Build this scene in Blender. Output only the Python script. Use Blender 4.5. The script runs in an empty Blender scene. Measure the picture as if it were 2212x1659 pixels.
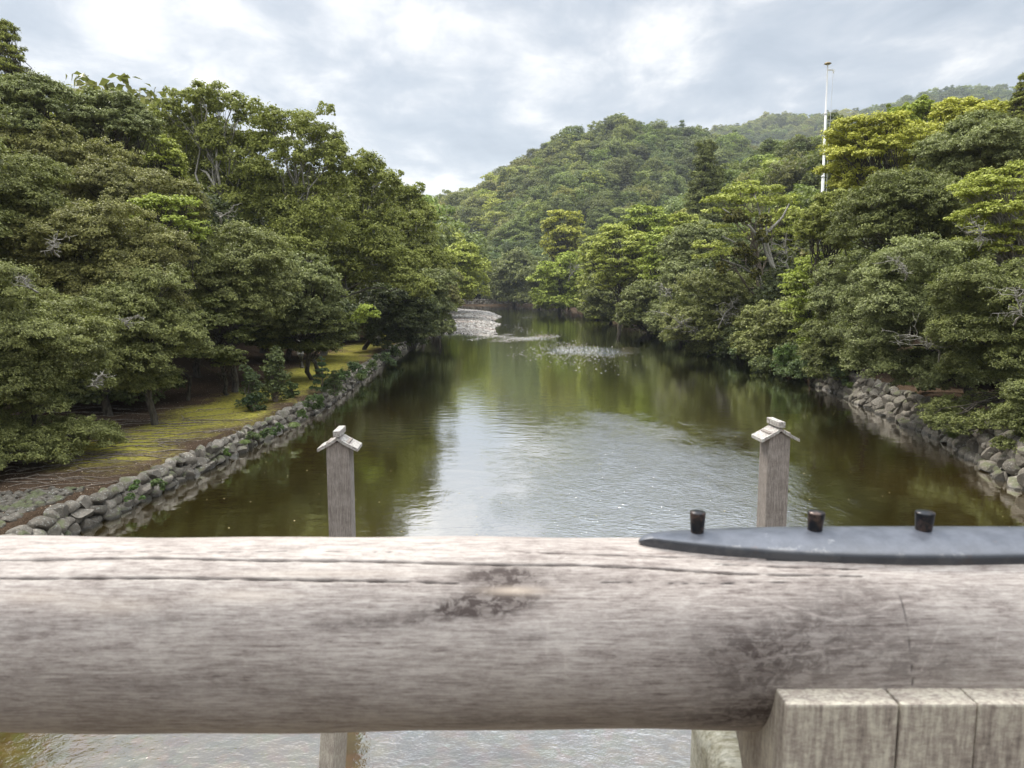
import bpy, bmesh, math, random
import numpy as np
from mathutils import Vector, Matrix
R = math.radians
rng = np.random.default_rng(7)
random.seed(7)
scene = bpy.context.scene
COL = scene.collection

# ------------------------------------------------------------------ camera
CAMH = 7.2
PITCH = R(7.3)
FPX, CX, CY = 1600.0, 1106.0, 829.5
cd = bpy.data.cameras.new("camera")
cam = bpy.data.objects.new("camera", cd); COL.objects.link(cam)
cam.location = (0, 0, CAMH)
cam.rotation_euler = (math.pi/2 - PITCH, 0, 0)
cd.sensor_width = 36.0
cd.lens = 36.0*FPX/2212.0
cd.clip_start = 0.05
cd.clip_end = 20000
cd.dof.use_dof = True
cd.dof.focus_distance = 40
cd.dof.aperture_fstop = 11.0
scene.camera = cam

# ------------------------------------------------------------------ sky (overcast with thin bright gaps)
SUN_EL, SUN_AZ = R(52), R(-38)      # azimuth measured from +y towards +x
w = bpy.data.worlds.new("World"); scene.world = w; w.use_nodes = True
nt = w.node_tree; nt.nodes.clear()
def N(t, typ, **kw):
    n = t.nodes.new(typ)
    for k, v in kw.items():
        if k.startswith('i_'):
            key = k[2:]
            n.inputs[int(key) if key.isdigit() else key.replace('_', ' ')].default_value = v
        else: setattr(n, k, v)
    return n
def Lk(t, a, b): t.links.new(a, b)
def mathn(t, op, a, b=None, c=None, clamp=False):
    n = t.nodes.new('ShaderNodeMath'); n.operation = op; n.use_clamp = clamp
    for i, v in enumerate((a, b, c)):
        if v is None: continue
        if isinstance(v, (int, float)): n.inputs[i].default_value = v
        else: t.links.new(v, n.inputs[i])
    return n.outputs[0]
def mixc(t, f, a, b, mode='MIX'):
    n = t.nodes.new('ShaderNodeMix'); n.data_type = 'RGBA'; n.blend_type = mode
    for s, v in ((n.inputs[0], f), (n.inputs[6], a), (n.inputs[7], b)):
        if isinstance(v, (int, float)): s.default_value = v
        elif isinstance(v, (tuple, list)): s.default_value = tuple(v)+((1,) if len(v) == 3 else ())
        else: t.links.new(v, s)
    return n.outputs[2]
def ramp(t, f, stops, interp='LINEAR'):
    n = t.nodes.new('ShaderNodeValToRGB'); cr = n.color_ramp; cr.interpolation = interp
    while len(cr.elements) < len(stops): cr.elements.new(0.5)
    for e, (p, c) in zip(cr.elements, stops):
        e.position = p; e.color = tuple(c)+((1,) if len(c) == 3 else ()) if not isinstance(c, (int, float)) else (c, c, c, 1)
    t.links.new(f, n.inputs[0]); return n.outputs[0]
def noise(t, vec, scale, detail=4, rough=.5, dist=0.0):
    n = N(t, 'ShaderNodeTexNoise'); n.inputs['Scale'].default_value = scale
    n.inputs['Detail'].default_value = detail; n.inputs['Roughness'].default_value = rough
    n.inputs['Distortion'].default_value = dist
    if vec is not None: t.links.new(vec, n.inputs['Vector'])
    return n.outputs[0]
def smap(t, v, a, b, c=0.0, d=1.0):
    n = N(t, 'ShaderNodeMapRange', interpolation_type='SMOOTHSTEP')
    t.links.new(v, n.inputs[0])
    for i, x in enumerate((a, b, c, d)): n.inputs[i+1].default_value = x
    return n.outputs[0]

tc = N(nt, 'ShaderNodeTexCoord'); sep = N(nt, 'ShaderNodeSeparateXYZ'); Lk(nt, tc.outputs['Generated'], sep.inputs[0])
zz = mathn(nt, 'MAXIMUM', sep.outputs[2], 0.0)
den = mathn(nt, 'ADD', zz, 0.16)
cmb = N(nt, 'ShaderNodeCombineXYZ')
Lk(nt, mathn(nt, 'DIVIDE', sep.outputs[0], den), cmb.inputs[0]); Lk(nt, mathn(nt, 'DIVIDE', sep.outputs[1], den), cmb.inputs[1])
mp = N(nt, 'ShaderNodeMapping'); mp.inputs['Location'].default_value = (1.7, 0.35, 0.3); mp.inputs['Scale'].default_value = (1, 0.8, 1)
Lk(nt, cmb.outputs[0], mp.inputs[0])
n1 = noise(nt, mp.outputs[0], 1.6, 6, .55, .3)
n2 = noise(nt, mp.outputs[0], 3.8, 6, .6, .35)
cl = mathn(nt, 'ADD', mathn(nt, 'MULTIPLY', n1, .62), mathn(nt, 'MULTIPLY', n2, .38))
ccol = ramp(nt, cl, [(.38, (.46, .52, .60)), (.445, (.56, .62, .695)), (.495, (.67, .715, .775)), (.54, (.86, .88, .91)), (.585, (1.12, 1.11, 1.09)), (.65, (1.6, 1.56, 1.48))])
# overcast sky: brighter overhead than at the horizon
lum = mathn(nt, 'ADD', 0.60, smap(nt, zz, .50, .95, 0, 2.3))
cs = N(nt, 'ShaderNodeVectorMath', operation='SCALE'); Lk(nt, ccol, cs.inputs[0]); Lk(nt, lum, cs.inputs['Scale'])
sky = N(nt, 'ShaderNodeTexSky', sky_type='NISHITA'); sky.sun_disc = False
sky.sun_elevation = SUN_EL; sky.sun_rotation = SUN_AZ
sk = N(nt, 'ShaderNodeVectorMath', operation='SCALE'); Lk(nt, sky.outputs[0], sk.inputs[0]); sk.inputs['Scale'].default_value = 0.10
allc = mixc(nt, 0.88, sk.outputs[0], cs.outputs[0])
bg = N(nt, 'ShaderNodeBackground'); Lk(nt, allc, bg.inputs[0]); bg.inputs[1].default_value = 1.0
wo = N(nt, 'ShaderNodeOutputWorld'); Lk(nt, bg.outputs[0], wo.inputs[0])

ld = bpy.data.lights.new("sun", 'SUN'); sun = bpy.data.objects.new("sun", ld); COL.objects.link(sun)
ld.energy = 2.5; ld.angle = R(14); ld.color = (1.0, .94, .84)
sd = Vector((math.sin(SUN_AZ)*math.cos(SUN_EL), math.cos(SUN_AZ)*math.cos(SUN_EL), math.sin(SUN_EL)))
sun.rotation_euler = sd.to_track_quat('Z', 'Y').to_euler(); sun.location = (0, 0, 60)

scene.view_settings.view_transform = 'Standard'; scene.view_settings.look = 'None'
scene.view_settings.exposure = 0.68; scene.view_settings.gamma = 1.0
cy = scene.cycles
cy.max_bounces = 6; cy.diffuse_bounces = 3; cy.glossy_bounces = 3; cy.transmission_bounces = 3
cy.volume_bounces = 0; cy.transparent_max_bounces = 8
cy.caustics_reflective = False; cy.caustics_refractive = False
cy.use_denoising = True
try:
    cy.denoising_prefilter = 'ACCURATE'; cy.denoising_input_passes = 'RGB_ALBEDO_NORMAL'
except Exception: pass
cy.sample_clamp_indirect = 6

# ------------------------------------------------------------------ pixel helpers (positions read off the photograph, placed at real distances)
SP, CP = math.sin(PITCH), math.cos(PITCH)
def ray(X, Y):
    r, u = (X-CX)/FPX, -(Y-CY)/FPX
    return np.array([r, CP+u*SP, -SP+u*CP])
def at(X, Y, d):                       # point on the pixel's ray at forward distance d
    v = ray(X, Y); return np.array([0, 0, CAMH]) + v*(d/v[1])
def gnd(X, Y, z=0.0):                  # where the pixel's ray meets height z
    v = ray(X, Y); return np.array([0, 0, CAMH]) + v*((z-CAMH)/v[2])
def mpp(d): return d/FPX               # metres per display pixel at distance d

# ------------------------------------------------------------------ object helpers
def tag(o, label=None, cat=None, group=None, kind=None):
    if label: o['label'] = label
    if cat: o['category'] = cat
    if group: o['group'] = group
    if kind: o['kind'] = kind
    return o
def empty(name, loc, label, cat, group=None):
    o = bpy.data.objects.new(name, None); COL.objects.link(o); o.location = tuple(loc)
    o.empty_display_size = .3
    return tag(o, label, cat, group)
def link(name, me, parent=None):
    o = bpy.data.objects.new(name, me); COL.objects.link(o)
    if parent is not None: o.parent = parent
    return o
def npmesh(name, V, F, mats, smooth=False, attr=None, midx=None):
    """V (n,3), F (m,k) all faces with k corners"""
    V = np.ascontiguousarray(V, dtype=np.float32); F = np.ascontiguousarray(F, dtype=np.int32)
    me = bpy.data.meshes.new(name); m, k = F.shape
    me.vertices.add(len(V)); me.vertices.foreach_set('co', V.ravel())
    me.loops.add(m*k); me.loops.foreach_set('vertex_index', F.ravel())
    me.polygons.add(m); me.polygons.foreach_set('loop_start', np.arange(0, m*k, k, dtype=np.int32))
    try: me.polygons.foreach_set('loop_total', np.full(m, k, dtype=np.int32))
    except Exception: pass
    for mt in (mats if isinstance(mats, (list, tuple)) else [mats]): me.materials.append(mt)
    if midx is not None: me.polygons.foreach_set('material_index', np.asarray(midx, dtype=np.int32))
    me.polygons.foreach_set('use_smooth', np.full(m, bool(smooth)))
    for an, av in (attr or {}).items():
        a = me.attributes.new(an, 'FLOAT', 'POINT'); a.data.foreach_set('value', np.asarray(av, dtype=np.float32))
    me.update(calc_edges=True); return me
def join(parts):
    """parts: list of (V,F[,A]) with equal corner counts"""
    Vs, Fs, As, o = [], [], [], 0
    for p in parts:
        Vs.append(p[0]); Fs.append(p[1]+o); o += len(p[0])
        if len(p) > 2: As.append(p[2])
    return np.concatenate(Vs), np.concatenate(Fs), (np.concatenate(As) if As else None)
def norm(a): return a/np.maximum(np.linalg.norm(a, axis=-1, keepdims=True), 1e-9)

def tube(pts, rads, sides=6):
    pts = np.asarray(pts, float); n = len(pts)
    T = norm(np.gradient(pts, axis=0)); ref = np.array([0, 0, 1.0])
    if abs(T[0] @ ref) > .9: ref = np.array([1.0, 0, 0])
    A = norm(np.cross(T, ref)); B = np.cross(T, A)
    ang = np.linspace(0, 2*math.pi, sides, endpoint=False)
    V = pts[:, None, :] + np.asarray(rads)[:, None, None]*(np.cos(ang)[None, :, None]*A[:, None, :] + np.sin(ang)[None, :, None]*B[:, None, :])
    V = V.reshape(-1, 3)
    i = np.arange(n-1)[:, None]*sides; j = np.arange(sides)[None, :]; j2 = (j+1) % sides
    F = np.stack([i+j, i+j2, i+sides+j2, i+sides+j], -1).reshape(-1, 4)
    return V, F
def wob(a, b, n=7, amp=.08, lift=0.0, r=None):
    r = r or rng
    a, b = np.asarray(a, float), np.asarray(b, float); t = np.linspace(0, 1, n)[:, None]
    L = np.linalg.norm(b-a); P = a+(b-a)*t; P[:, 2] += (4*t*(1-t))[:, 0]*lift*L
    off = r.normal(0, amp*L, (n, 3)); off[0] = off[-1] = 0
    P[1:-1] += off[1:-1]*.5; return P
def box(c, s, rot=0.0):
    x, y, z = [v/2 for v in s]
    V = np.array([[-x,-y,-z],[x,-y,-z],[x,y,-z],[-x,y,-z],[-x,-y,z],[x,-y,z],[x,y,z],[-x,y,z]])
    c_, s_ = math.cos(rot), math.sin(rot); V = V @ np.array([[c_, s_, 0], [-s_, c_, 0], [0, 0, 1]])
    F = np.array([[0,3,2,1],[4,5,6,7],[0,1,5,4],[1,2,6,5],[2,3,7,6],[3,0,4,7]])
    return V+np.asarray(c), F
def bevelled(me, width=.01, seg=2):
    bm = bmesh.new(); bm.from_mesh(me); bmesh.ops.remove_doubles(bm, verts=bm.verts, dist=1e-6)
    bmesh.ops.bevel(bm, geom=list(bm.edges), offset=width, segments=seg, affect='EDGES', profile=.6)
    bm.to_mesh(me); bm.free(); me.update(); return me

# ------------------------------------------------------------------ materials
def mat(name):
    m = bpy.data.materials.new(name); m.use_nodes = True; t = m.node_tree
    b = t.nodes['Principled BSDF']; return m, t, b
def attrn(t, name, typ='GEOMETRY'):
    n = N(t, 'ShaderNodeAttribute'); n.attribute_type = typ; n.attribute_name = name; return n
def bumpn(t, h, strength=.5, dist=.02, normal=None):
    n = N(t, 'ShaderNodeBump'); n.inputs['Strength'].default_value = strength; n.inputs['Distance'].default_value = dist
    t.links.new(h, n.inputs['Height'])
    if normal is not None: t.links.new(normal, n.inputs['Normal'])
    return n.outputs[0]
def mapping(t, scale=(1,1,1), src='Object', rot=(0,0,0)):
    c = N(t, 'ShaderNodeTexCoord'); m = N(t, 'ShaderNodeMapping'); m.inputs['Scale'].default_value = scale; m.inputs['Rotation'].default_value = rot
    t.links.new(c.outputs[src], m.inputs[0]); return m.outputs[0]

def leaf_material(name, trans=.3, rough=.5, spec=.28, yellow=.35):
    m, t, b = mat(name)
    ti = attrn(t, 'tint', 'INSTANCER').outputs['Vector']
    v = attrn(t, 'v').outputs['Fac']
    k = mathn(t, 'ADD', .42, mathn(t, 'MULTIPLY', v, 1.2))
    sc = N(t, 'ShaderNodeVectorMath', operation='SCALE'); t.links.new(ti, sc.inputs[0]); t.links.new(k, sc.inputs['Scale'])
    c = mixc(t, smap(t, v, .6, 1.0, 0, yellow), sc.outputs[0], (.26, .25, .05))
    t.links.new(c, b.inputs['Base Color']); b.inputs['Roughness'].default_value = rough
    b.inputs['Specular IOR Level'].default_value = spec
    tr = N(t, 'ShaderNodeBsdfTranslucent'); t.links.new(mixc(t, .5, c, (.20, .26, .03)), tr.inputs[0])
    mx = N(t, 'ShaderNodeMixShader'); mx.inputs[0].default_value = trans
    t.links.new(b.outputs[0], mx.inputs[1]); t.links.new(tr.outputs[0], mx.inputs[2])
    out = [n for n in t.nodes if n.type == 'OUTPUT_MATERIAL'][0]; t.links.new(mx.outputs[0], out.inputs[0])
    return m
M_LEAF = leaf_material('foliage')
M_LEAFG = leaf_material('glossy_foliage', .24, .48, .26, .22)
M_NEEDLE = leaf_material('needles', .1, .6, .25, .12)

def bark_material(name, c1, c2):
    m, t, b = mat(name); v = mapping(t, (3, 3, .8))
    n = noise(t, v, 3, 5, .6)
    t.links.new(ramp(t, n, [(.35, c1), (.62, c2)]), b.inputs['Base Color']); b.inputs['Roughness'].default_value = .9
    t.links.new(bumpn(t, noise(t, v, 12, 4), .6, .03), b.inputs['Normal']); return m
M_BARK = bark_material('dark_bark', (.035, .028, .02), (.12, .105, .08))
M_PALE = bark_material('pale_bark', (.14, .13, .10), (.40, .38, .33))
M_TAN = bark_material('tan_bark', (.12, .095, .07), (.30, .25, .20))

def rock_material():
    m, t, b = mat('river_stone'); v = mapping(t, (1, 1, 1))
    a = attrn(t, 'v').outputs['Fac']
    base = ramp(t, a, [(0, (.10, .085, .065)), (.5, (.19, .165, .13)), (1, (.31, .275, .225))])
    n = noise(t, v, 7, 6, .65)
    c = mixc(t, smap(t, n, .40, .62), mixc(t, .45, base, (.06, .055, .045)), base)
    lich = smap(t, noise(t, v, 16, 5, .7), .56, .66)
    up = N(t, 'ShaderNodeNewGeometry'); s = N(t, 'ShaderNodeSeparateXYZ'); t.links.new(up.outputs['Normal'], s.inputs[0])
    lich = mathn(t, 'MULTIPLY', lich, smap(t, s.outputs[2], -.2, .7, 0, .8))
    c = mixc(t, lich, c, (.42, .43, .38))
    moss = mathn(t, 'MULTIPLY', smap(t, noise(t, v, 1.4, 4), .52, .62), smap(t, s.outputs[2], .1, .8, 0, .6))
    c = mixc(t, moss, c, (.09, .11, .03))
    sp = N(t, 'ShaderNodeSeparateXYZ'); t.links.new(up.outputs['Position'], sp.inputs[0])
    wet = smap(t, sp.outputs[2], .04, .16, 1, 0)
    c = mixc(t, mathn(t, 'MULTIPLY', wet, .65), c, (.035, .03, .02))
    t.links.new(c, b.inputs['Base Color']); t.links.new(mathn(t, 'SUBTRACT', .85, mathn(t, 'MULTIPLY', wet, .5)), b.inputs['Roughness'])
    t.links.new(bumpn(t, noise(t, v, 18, 6, .7), .8, .03), b.inputs['Normal']); return m
M_ROCK = rock_material()

def mp_(t, P, sc, rot=0.0):
    m = N(t, 'ShaderNodeMapping'); m.inputs['Scale'].default_value = sc; m.inputs['Rotation'].default_value = (0, 0, rot)
    t.links.new(P, m.inputs[0]); return m.outputs[0]
def ground_material():
    m, t, b = mat('mossy_ground'); v = mapping(t, (1, 1, 1))
    big = noise(t, v, .33, 5, .6, .5); fine = noise(t, v, 5, 6, .7); vf = noise(t, v, 26, 4, .7)
    moss = attrn(t, 'moss').outputs['Fac']
    k = mathn(t, 'ADD', mathn(t, 'MULTIPLY', big, 1.5), mathn(t, 'MULTIPLY', fine, .75))
    k = mathn(t, 'ADD', k, mathn(t, 'MULTIPLY', moss, 1.15))
    f = smap(t, k, 1.62, 2.30)
    mo = ramp(t, fine, [(.3, (.14, .145, .03)), (.5, (.31, .285, .05)), (.7, (.45, .39, .08))])
    li = ramp(t, vf, [(.35, (.028, .018, .011)), (.55, (.10, .066, .042)), (.75, (.20, .145, .10))])
    c = mixc(t, f, li, mo)
    c = mixc(t, mathn(t, 'MULTIPLY', smap(t, noise(t, v, 60, 2), .68, .75), .5), c, (.34, .30, .22))
    far = N(t, 'ShaderNodeNewGeometry'); fs = N(t, 'ShaderNodeSeparateXYZ'); t.links.new(far.outputs['Position'], fs.inputs[0])
    c = mixc(t, smap(t, fs.outputs[1], 320, 420), c, mixc(t, smap(t, noise(t, mp_(t, far.outputs['Position'], (.05, .05, .05)), 1, 5, .7), .4, .6), (.03, .045, .018), (.07, .09, .035)))
    t.links.new(c, b.inputs['Base Color']); b.inputs['Roughness'].default_value = 1.0
    b.inputs['Specular IOR Level'].default_value = .1
    t.links.new(bumpn(t, mathn(t, 'ADD', fine, mathn(t, 'MULTIPLY', vf, .5)), .8, .08), b.inputs['Normal']); return m
M_GROUND = ground_material()

def water_material():
    m, t, b = mat('river_water'); t.nodes.remove(b)
    geo = N(t, 'ShaderNodeNewGeometry'); P = geo.outputs['Position']
    s = N(t, 'ShaderNodeSeparateXYZ'); t.links.new(P, s.inputs[0]); x, y = s.outputs[0], s.outputs[1]
    def blob(cx, cy_, rx, ry, rot=0.0):
        c_, s_ = math.cos(rot), math.sin(rot)
        dx, dy = mathn(t, 'SUBTRACT', x, cx), mathn(t, 'SUBTRACT', y, cy_)
        u = mathn(t, 'DIVIDE', mathn(t, 'ADD', mathn(t, 'MULTIPLY', dx, c_), mathn(t, 'MULTIPLY', dy, s_)), rx)
        v = mathn(t, 'DIVIDE', mathn(t, 'SUBTRACT', mathn(t, 'MULTIPLY', dy, c_), mathn(t, 'MULTIPLY', dx, s_)), ry)
        return mathn(t, 'SQRT', mathn(t, 'ADD', mathn(t, 'MULTIPLY', u, u), mathn(t, 'MULTIPLY', v, v)))
    edge = mathn(t, 'MULTIPLY', mathn(t, 'SUBTRACT', noise(t, mp_(t, P, (.16, .09, 1)), 1, 6, .72), .5), 2.6)
    ms = None
    for (cx, cy_, rx, ry, rot, st) in WIND:
        d = mathn(t, 'ADD', blob(cx, cy_, rx, ry, rot), edge)
        k = smap(t, d, 1.25, .3, 0, st)
        ms = k if ms is None else mathn(t, 'MAXIMUM', ms, k)
    # wavelets
    ms = mathn(t, 'MULTIPLY', ms, smap(t, noise(t, mp_(t, P, (.9, .45, 1), .1), 1, 6, .75), .36, .66, .55, 1.05))
    w1 = noise(t, mp_(t, P, (4.6, 7, 1), .5), 1, 4, .6, .3)
    w2 = noise(t, mp_(t, P, (15, 19, 1), -.4), 1, 2, .5, .2)
    w3 = noise(t, mp_(t, P, (.9, 1.5, 1), .2), 1, 3, .5, .3)
    calm = mathn(t, 'ADD', mathn(t, 'MULTIPLY', w3, .012), mathn(t, 'MULTIPLY', w1, .0022))
    near = smap(t, y, 17, 9, 0, 1)
    amp = mathn(t, 'ADD', mathn(t, 'MULTIPLY', ms, .042), mathn(t, 'MULTIPLY', near, .006))
    rough = mathn(t, 'MULTIPLY', mathn(t, 'ADD', w1, mathn(t, 'MULTIPLY', w2, .45)), amp)
    h = mathn(t, 'ADD', calm, rough)
    bp = N(t, 'ShaderNodeBump'); bp.inputs['Strength'].default_value = 1.0; bp.inputs['Distance'].default_value = 1.0
    t.links.new(h, bp.inputs['Height'])
    # body of the water: silty olive brown, river bed stones showing close to the bridge
    bed = N(t, 'ShaderNodeTexVoronoi'); bed.inputs['Scale'].default_value = 5; t.links.new(P, bed.inputs['Vector'])
    bedc = mixc(t, smap(t, noise(t, P, 2.2, 5, .6), .35, .65), (.07, .042, .010), (.15, .10, .03))
    bedc = mixc(t, .35, bedc, bed.outputs['Color'], 'MULTIPLY')
    deep = mixc(t, smap(t, noise(t, mp_(t, P, (.12, .06, 1)), 1, 4), .38, .62), (.055, .040, .009), (.095, .064, .015))
    body = mixc(t, smap(t, y, 18, 8, 0, .9), deep, bedc)
    df = N(t, 'ShaderNodeBsdfDiffuse'); t.links.new(body, df.inputs[0])
    gl = N(t, 'ShaderNodeBsdfGlossy'); gl.inputs['Roughness'].default_value = .025; t.links.new(bp.outputs[0], gl.inputs['Normal'])
    gl.inputs[0].default_value = (.98, .97, .95, 1)
    fr = N(t, 'ShaderNodeFresnel'); fr.inputs[0].default_value = 1.34; t.links.new(bp.outputs[0], fr.inputs['Normal'])
    f = mathn(t, 'ADD', .60, mathn(t, 'MULTIPLY', mathn(t, 'POWER', fr.outputs[0], .62), .60), clamp=True)
    f = mathn(t, 'ADD', f, mathn(t, 'SUBTRACT', mathn(t, 'MULTIPLY', ms, .22), mathn(t, 'MULTIPLY', smap(t, y, 16, 9, 0, 1), .28)), clamp=True)
    mx = N(t, 'ShaderNodeMixShader'); t.links.new(f, mx.inputs[0]); t.links.new(df.outputs[0], mx.inputs[1]); t.links.new(gl.outputs[0], mx.inputs[2])
    out = [n for n in t.nodes if n.type == 'OUTPUT_MATERIAL'][0]; t.links.new(mx.outputs[0], out.inputs[0])
    return m
# wind-ruffled patches on the water: centre x, y, radii, rotation, strength
WIND = [(5.5, 26, 6.0, 15, -.10, .85), (9.5, 88, 6.5, 8, .1, 1.0), (2.5, 108, 4, 5, 0, .7), (4.0, 190, 3, 9, 0, .8), (6.0, 15, 9, 6, 0, .6)]
M_WATER = water_material()

# ------------------------------------------------------------------ terrain
LW = [(-20, 12.5), (15, 12.7)]                       # left water line: y -> -x
for X, Y in [(140,1160),(280,1095),(500,985),(700,880),(840,770),(900,740)]:
    p = gnd(X, Y); LW.append((p[1], -p[0]))
LW += [(125, 13.5), (160, 16.0), (250, 19.0), (300, 22.0), (400, 40.0)]
RW = [(-20, 17.5), (15, 17.8)]
for X, Y in [(2212,1060),(2060,960),(1900,890),(1790,840),(1600,770),(1450,715)]:
    p = gnd(X, Y); RW.append((p[1], p[0]))
RW += [(180, 27.0), (240, 22.0), (300, 22.0), (400, 24.0)]
LW = np.array(sorted(LW)); RW = np.array(sorted(RW))
def xl(y): return -np.interp(y, LW[:, 0], LW[:, 1])
def xr(y): return np.interp(y, RW[:, 0], RW[:, 1])
YEND = 335.0
def hfun(tab, D, tree, X):
    X0 = np.array([a for a, b in tab], float); Y0 = np.array([b for a, b in tab], float)
    Y = np.interp(X, X0, Y0); u = -(Y-CY)/FPX
    return CAMH + D*(-SP+u*CP)/(CP+u*SP) - tree
S1 = [(-200,590),(500,560),(800,500),(935,455),(1000,428),(1100,372),(1180,336),(1250,306),(1340,279),(1440,293),(1540,304),(1620,318),(1800,335),(2400,350)]
S2 = [(-200,600),(1000,600),(1300,400),(1540,296),(1650,264),(1760,248),(1870,248),(1930,236),(2030,218),(2212,212),(2600,200)]
S0 = [(-200,640),(1250,640),(1330,580),(1450,500),(1560,420),(1650,345),(1740,300),(1800,300),(1870,345),(1950,350),(2100,310),(2212,300),(2800,280)]
S3 = [(-200,500),(700,445),(870,436),(935,430),(980,433),(1100,450),(1300,520),(2400,560)]
SL = [(-2500,330),(-400,330),(100,400),(400,450),(700,560),(900,640),(1000,660),(2400,900)]
def sm(t): t = np.clip(t, 0, 1); return t*t*(3-2*t)
def vnoise(x, y, s, seed=0):
    a = np.sin(x/s*1.7+seed)*np.cos(y/s*1.3+seed*2.1)+np.sin((x+y)/s*.9+seed*3)+np.cos((x-1.6*y)/s*.55+seed*.7)
    return a/3
def ground_z(x, y):
    x = np.asarray(x, float); y = np.asarray(y, float)
    el, er, ey = xl(y)-x, x-xr(y), y-YEND
    e = np.maximum(np.maximum(el, er), ey)
    side_r = (er >= el)
    bank = np.where(side_r, 1.6, .85); wid = np.where(side_r, 1.0, .45)
    z = np.where(e < 0, -1.2, -1.2+(bank+1.2)*sm(e/wid))
    z += np.where((e > 3) & side_r, np.minimum(.10*(e-3), 6), 0)
    z += np.where((e > 12) & ~side_r, np.minimum(.08*(e-12), 6), 0)
    z += np.where(e > 1, .10*vnoise(x, y, 2.5, 1)*sm(e/4), 0)
    yy = np.maximum(y, 1.0); X = CX+FPX*x/(yy*CP)
    ok = sm((e-2)/25)
    def ridge(tab, y0, D, tree, back):
        H = np.maximum(hfun(tab, D, tree, X), 0)
        D_ = D*(1+.05*vnoise(X*1.0, X*.3, 140, 2))
        f = np.where(y < D_, sm((y-y0)/(D_-y0))*.45+np.clip((y-y0)/(D_-y0), 0, 1)*.55, np.exp(-((y-D_)/back)**2))
        return H*f
    g = sm((y-330)/120)
    und = (9*vnoise(x, y, 38, 3)+3*vnoise(x, y, 17, 5))
    r1 = ridge(S1, 330, 650, 15, 250)*(1+0*g) + und*g*sm((700-y)/100)*.9
    z = np.maximum(z, np.where(y > 330, r1, -99))
    r0 = ridge(S0, 90, 270, 14, 120)
    z = np.maximum(z, np.where((y > 90) & side_r & (e > 1), (r0+1.9)*sm((e-1)/25), -99))
    rl = ridge(SL, 40, 170, 14, 100)
    z = np.maximum(z, np.where((y > 40) & ~side_r & (el > 8), rl*sm((el-8)/40)*.9+1.0, -99))
    z = np.maximum(z, np.where(y > 700, ridge(S2, 700, 1500, 8, 500)+8*vnoise(x, y, 90, 4), -99))
    z = np.maximum(z, np.where(y > 1900, ridge(S3, 1900, 3000, 10, 500), -99))
    return z
def axis(a, b, fine0, fine1, st, growth=1.12):
    v = list(np.arange(fine0, fine1, st)); d = st; p = fine1
    while p < b: v.append(p); d *= growth; p += d
    v.append(b); d = st; p = fine0-st
    while p > a: v.insert(0, p); d *= growth; p -= d
    v.insert(0, a); return np.array(v)
ax = axis(-2600, 3600, -34, 36, .4, 1.06); ay = axis(-300, 4000, 14, 120, .6, 1.03)
XX, YY = np.meshgrid(ax, ay); ZZ = ground_z(XX, YY)
nx, ny = len(ax), len(ay)
V = np.stack([XX, YY, ZZ], -1).reshape(-1, 3)
i = (np.arange(ny-1)[:, None]*nx+np.arange(nx-1)[None, :]).ravel()
F = np.stack([i, i+1, i+nx+1, i+nx], -1)
e_ = xl(V[:, 1])-V[:, 0]
moss = np.where((e_ > .2) & (V[:, 1] > 24) & (V[:, 1] < 140), np.exp(-((e_-3.2)/3.4)**2), 0)*np.clip((V[:, 1]-22)/6, 0, 1)
terrain = link('terrain', npmesh('terrain', V, F, M_GROUND, True, {'moss': moss})); tag(terrain, kind='structure')
wv = np.array([[-90, -300, 0], [80, -300, 0], [80, YEND+8, 0], [-90, YEND+8, 0]], float)
water = link('river_water', npmesh('river_water', wv, np.array([[0, 1, 2, 3]]), M_WATER)); tag(water, kind='structure')

# ------------------------------------------------------------------ stones
def icos(sub):
    bm = bmesh.new(); bmesh.ops.create_icosphere(bm, subdivisions=sub, radius=1)
    V = np.array([v.co[:] for v in bm.verts]); F = np.array([[v.index for v in f.verts] for f in bm.faces]); bm.free(); return V, F
ICO = {k: icos(k) for k in (1, 2, 3)}
def rock(c, s, sub=2, rot=None, planes=7, r=rng):
    V, F = ICO[min(sub+1, 3) if sub > 1 else 1]; V = V.copy()
    nn = norm(r.normal(size=(planes, 3)))
    for p in nn:
        o = r.uniform(.48, .80); d = V @ p - o; V -= np.outer(np.maximum(d, 0), p)
    V *= (1+r.normal(0, .012, (len(V), 1)))
    V = V*np.asarray(s)/.8
    a = r.uniform(0, 6.28) if rot is None else rot+r.normal(0, .2); c_, s_ = math.cos(a), math.sin(a)
    V = V @ np.array([[c_, s_, 0], [-s_, c_, 0], [0, 0, 1]])
    tl = r.normal(0, .18); c_, s_ = math.cos(tl), math.sin(tl); V = V @ np.array([[c_, 0, s_], [0, 1, 0], [-s_, 0, c_]])
    return V+np.asarray(c), F, np.full(len(V), r.uniform())
def wall(fx, y0, y1, courses, h, size, run, sgn):
    P = []
    for k in range(courses):
        y = y0
        while y < y1:
            sz = size*(1+.004*(y-20)+.45*max(0, 1-(y-14)/14))*rng.uniform(.5, 1.6)*(1.12 if k == 0 else 1)
            sz = min(sz, size*1.5)
            f = (k+.5)/courses; yy = y+rng.normal(0, .04)
            x = fx(yy)+sgn*run*(f-.15)+rng.normal(0, .05)
            dx = float(fx(y+1)-fx(y-1))/2
            zc = h*(f-.08)+rng.normal(0, .03)
            P.append(rock((x, yy, zc), (sz*.42, sz*.56, h/courses*rng.uniform(.60, .82)), 2 if y < 70 else 1, -math.atan(dx)))
            if k < 2 and y < 60 and rng.random() < .5:
                P.append(rock((x-sgn*.12, yy+sz*.5, zc+rng.normal(0, .1)), (sz*.18, sz*.2, sz*.17), 1))
            y += sz*.86
    return join(P)
V, F, A = wall(xl, 12, 108, 3, .86, .44, .32, -1)
o = link('stone_wall', npmesh('stone_wall', V, F, M_ROCK, False, {'v': A}))
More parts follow.
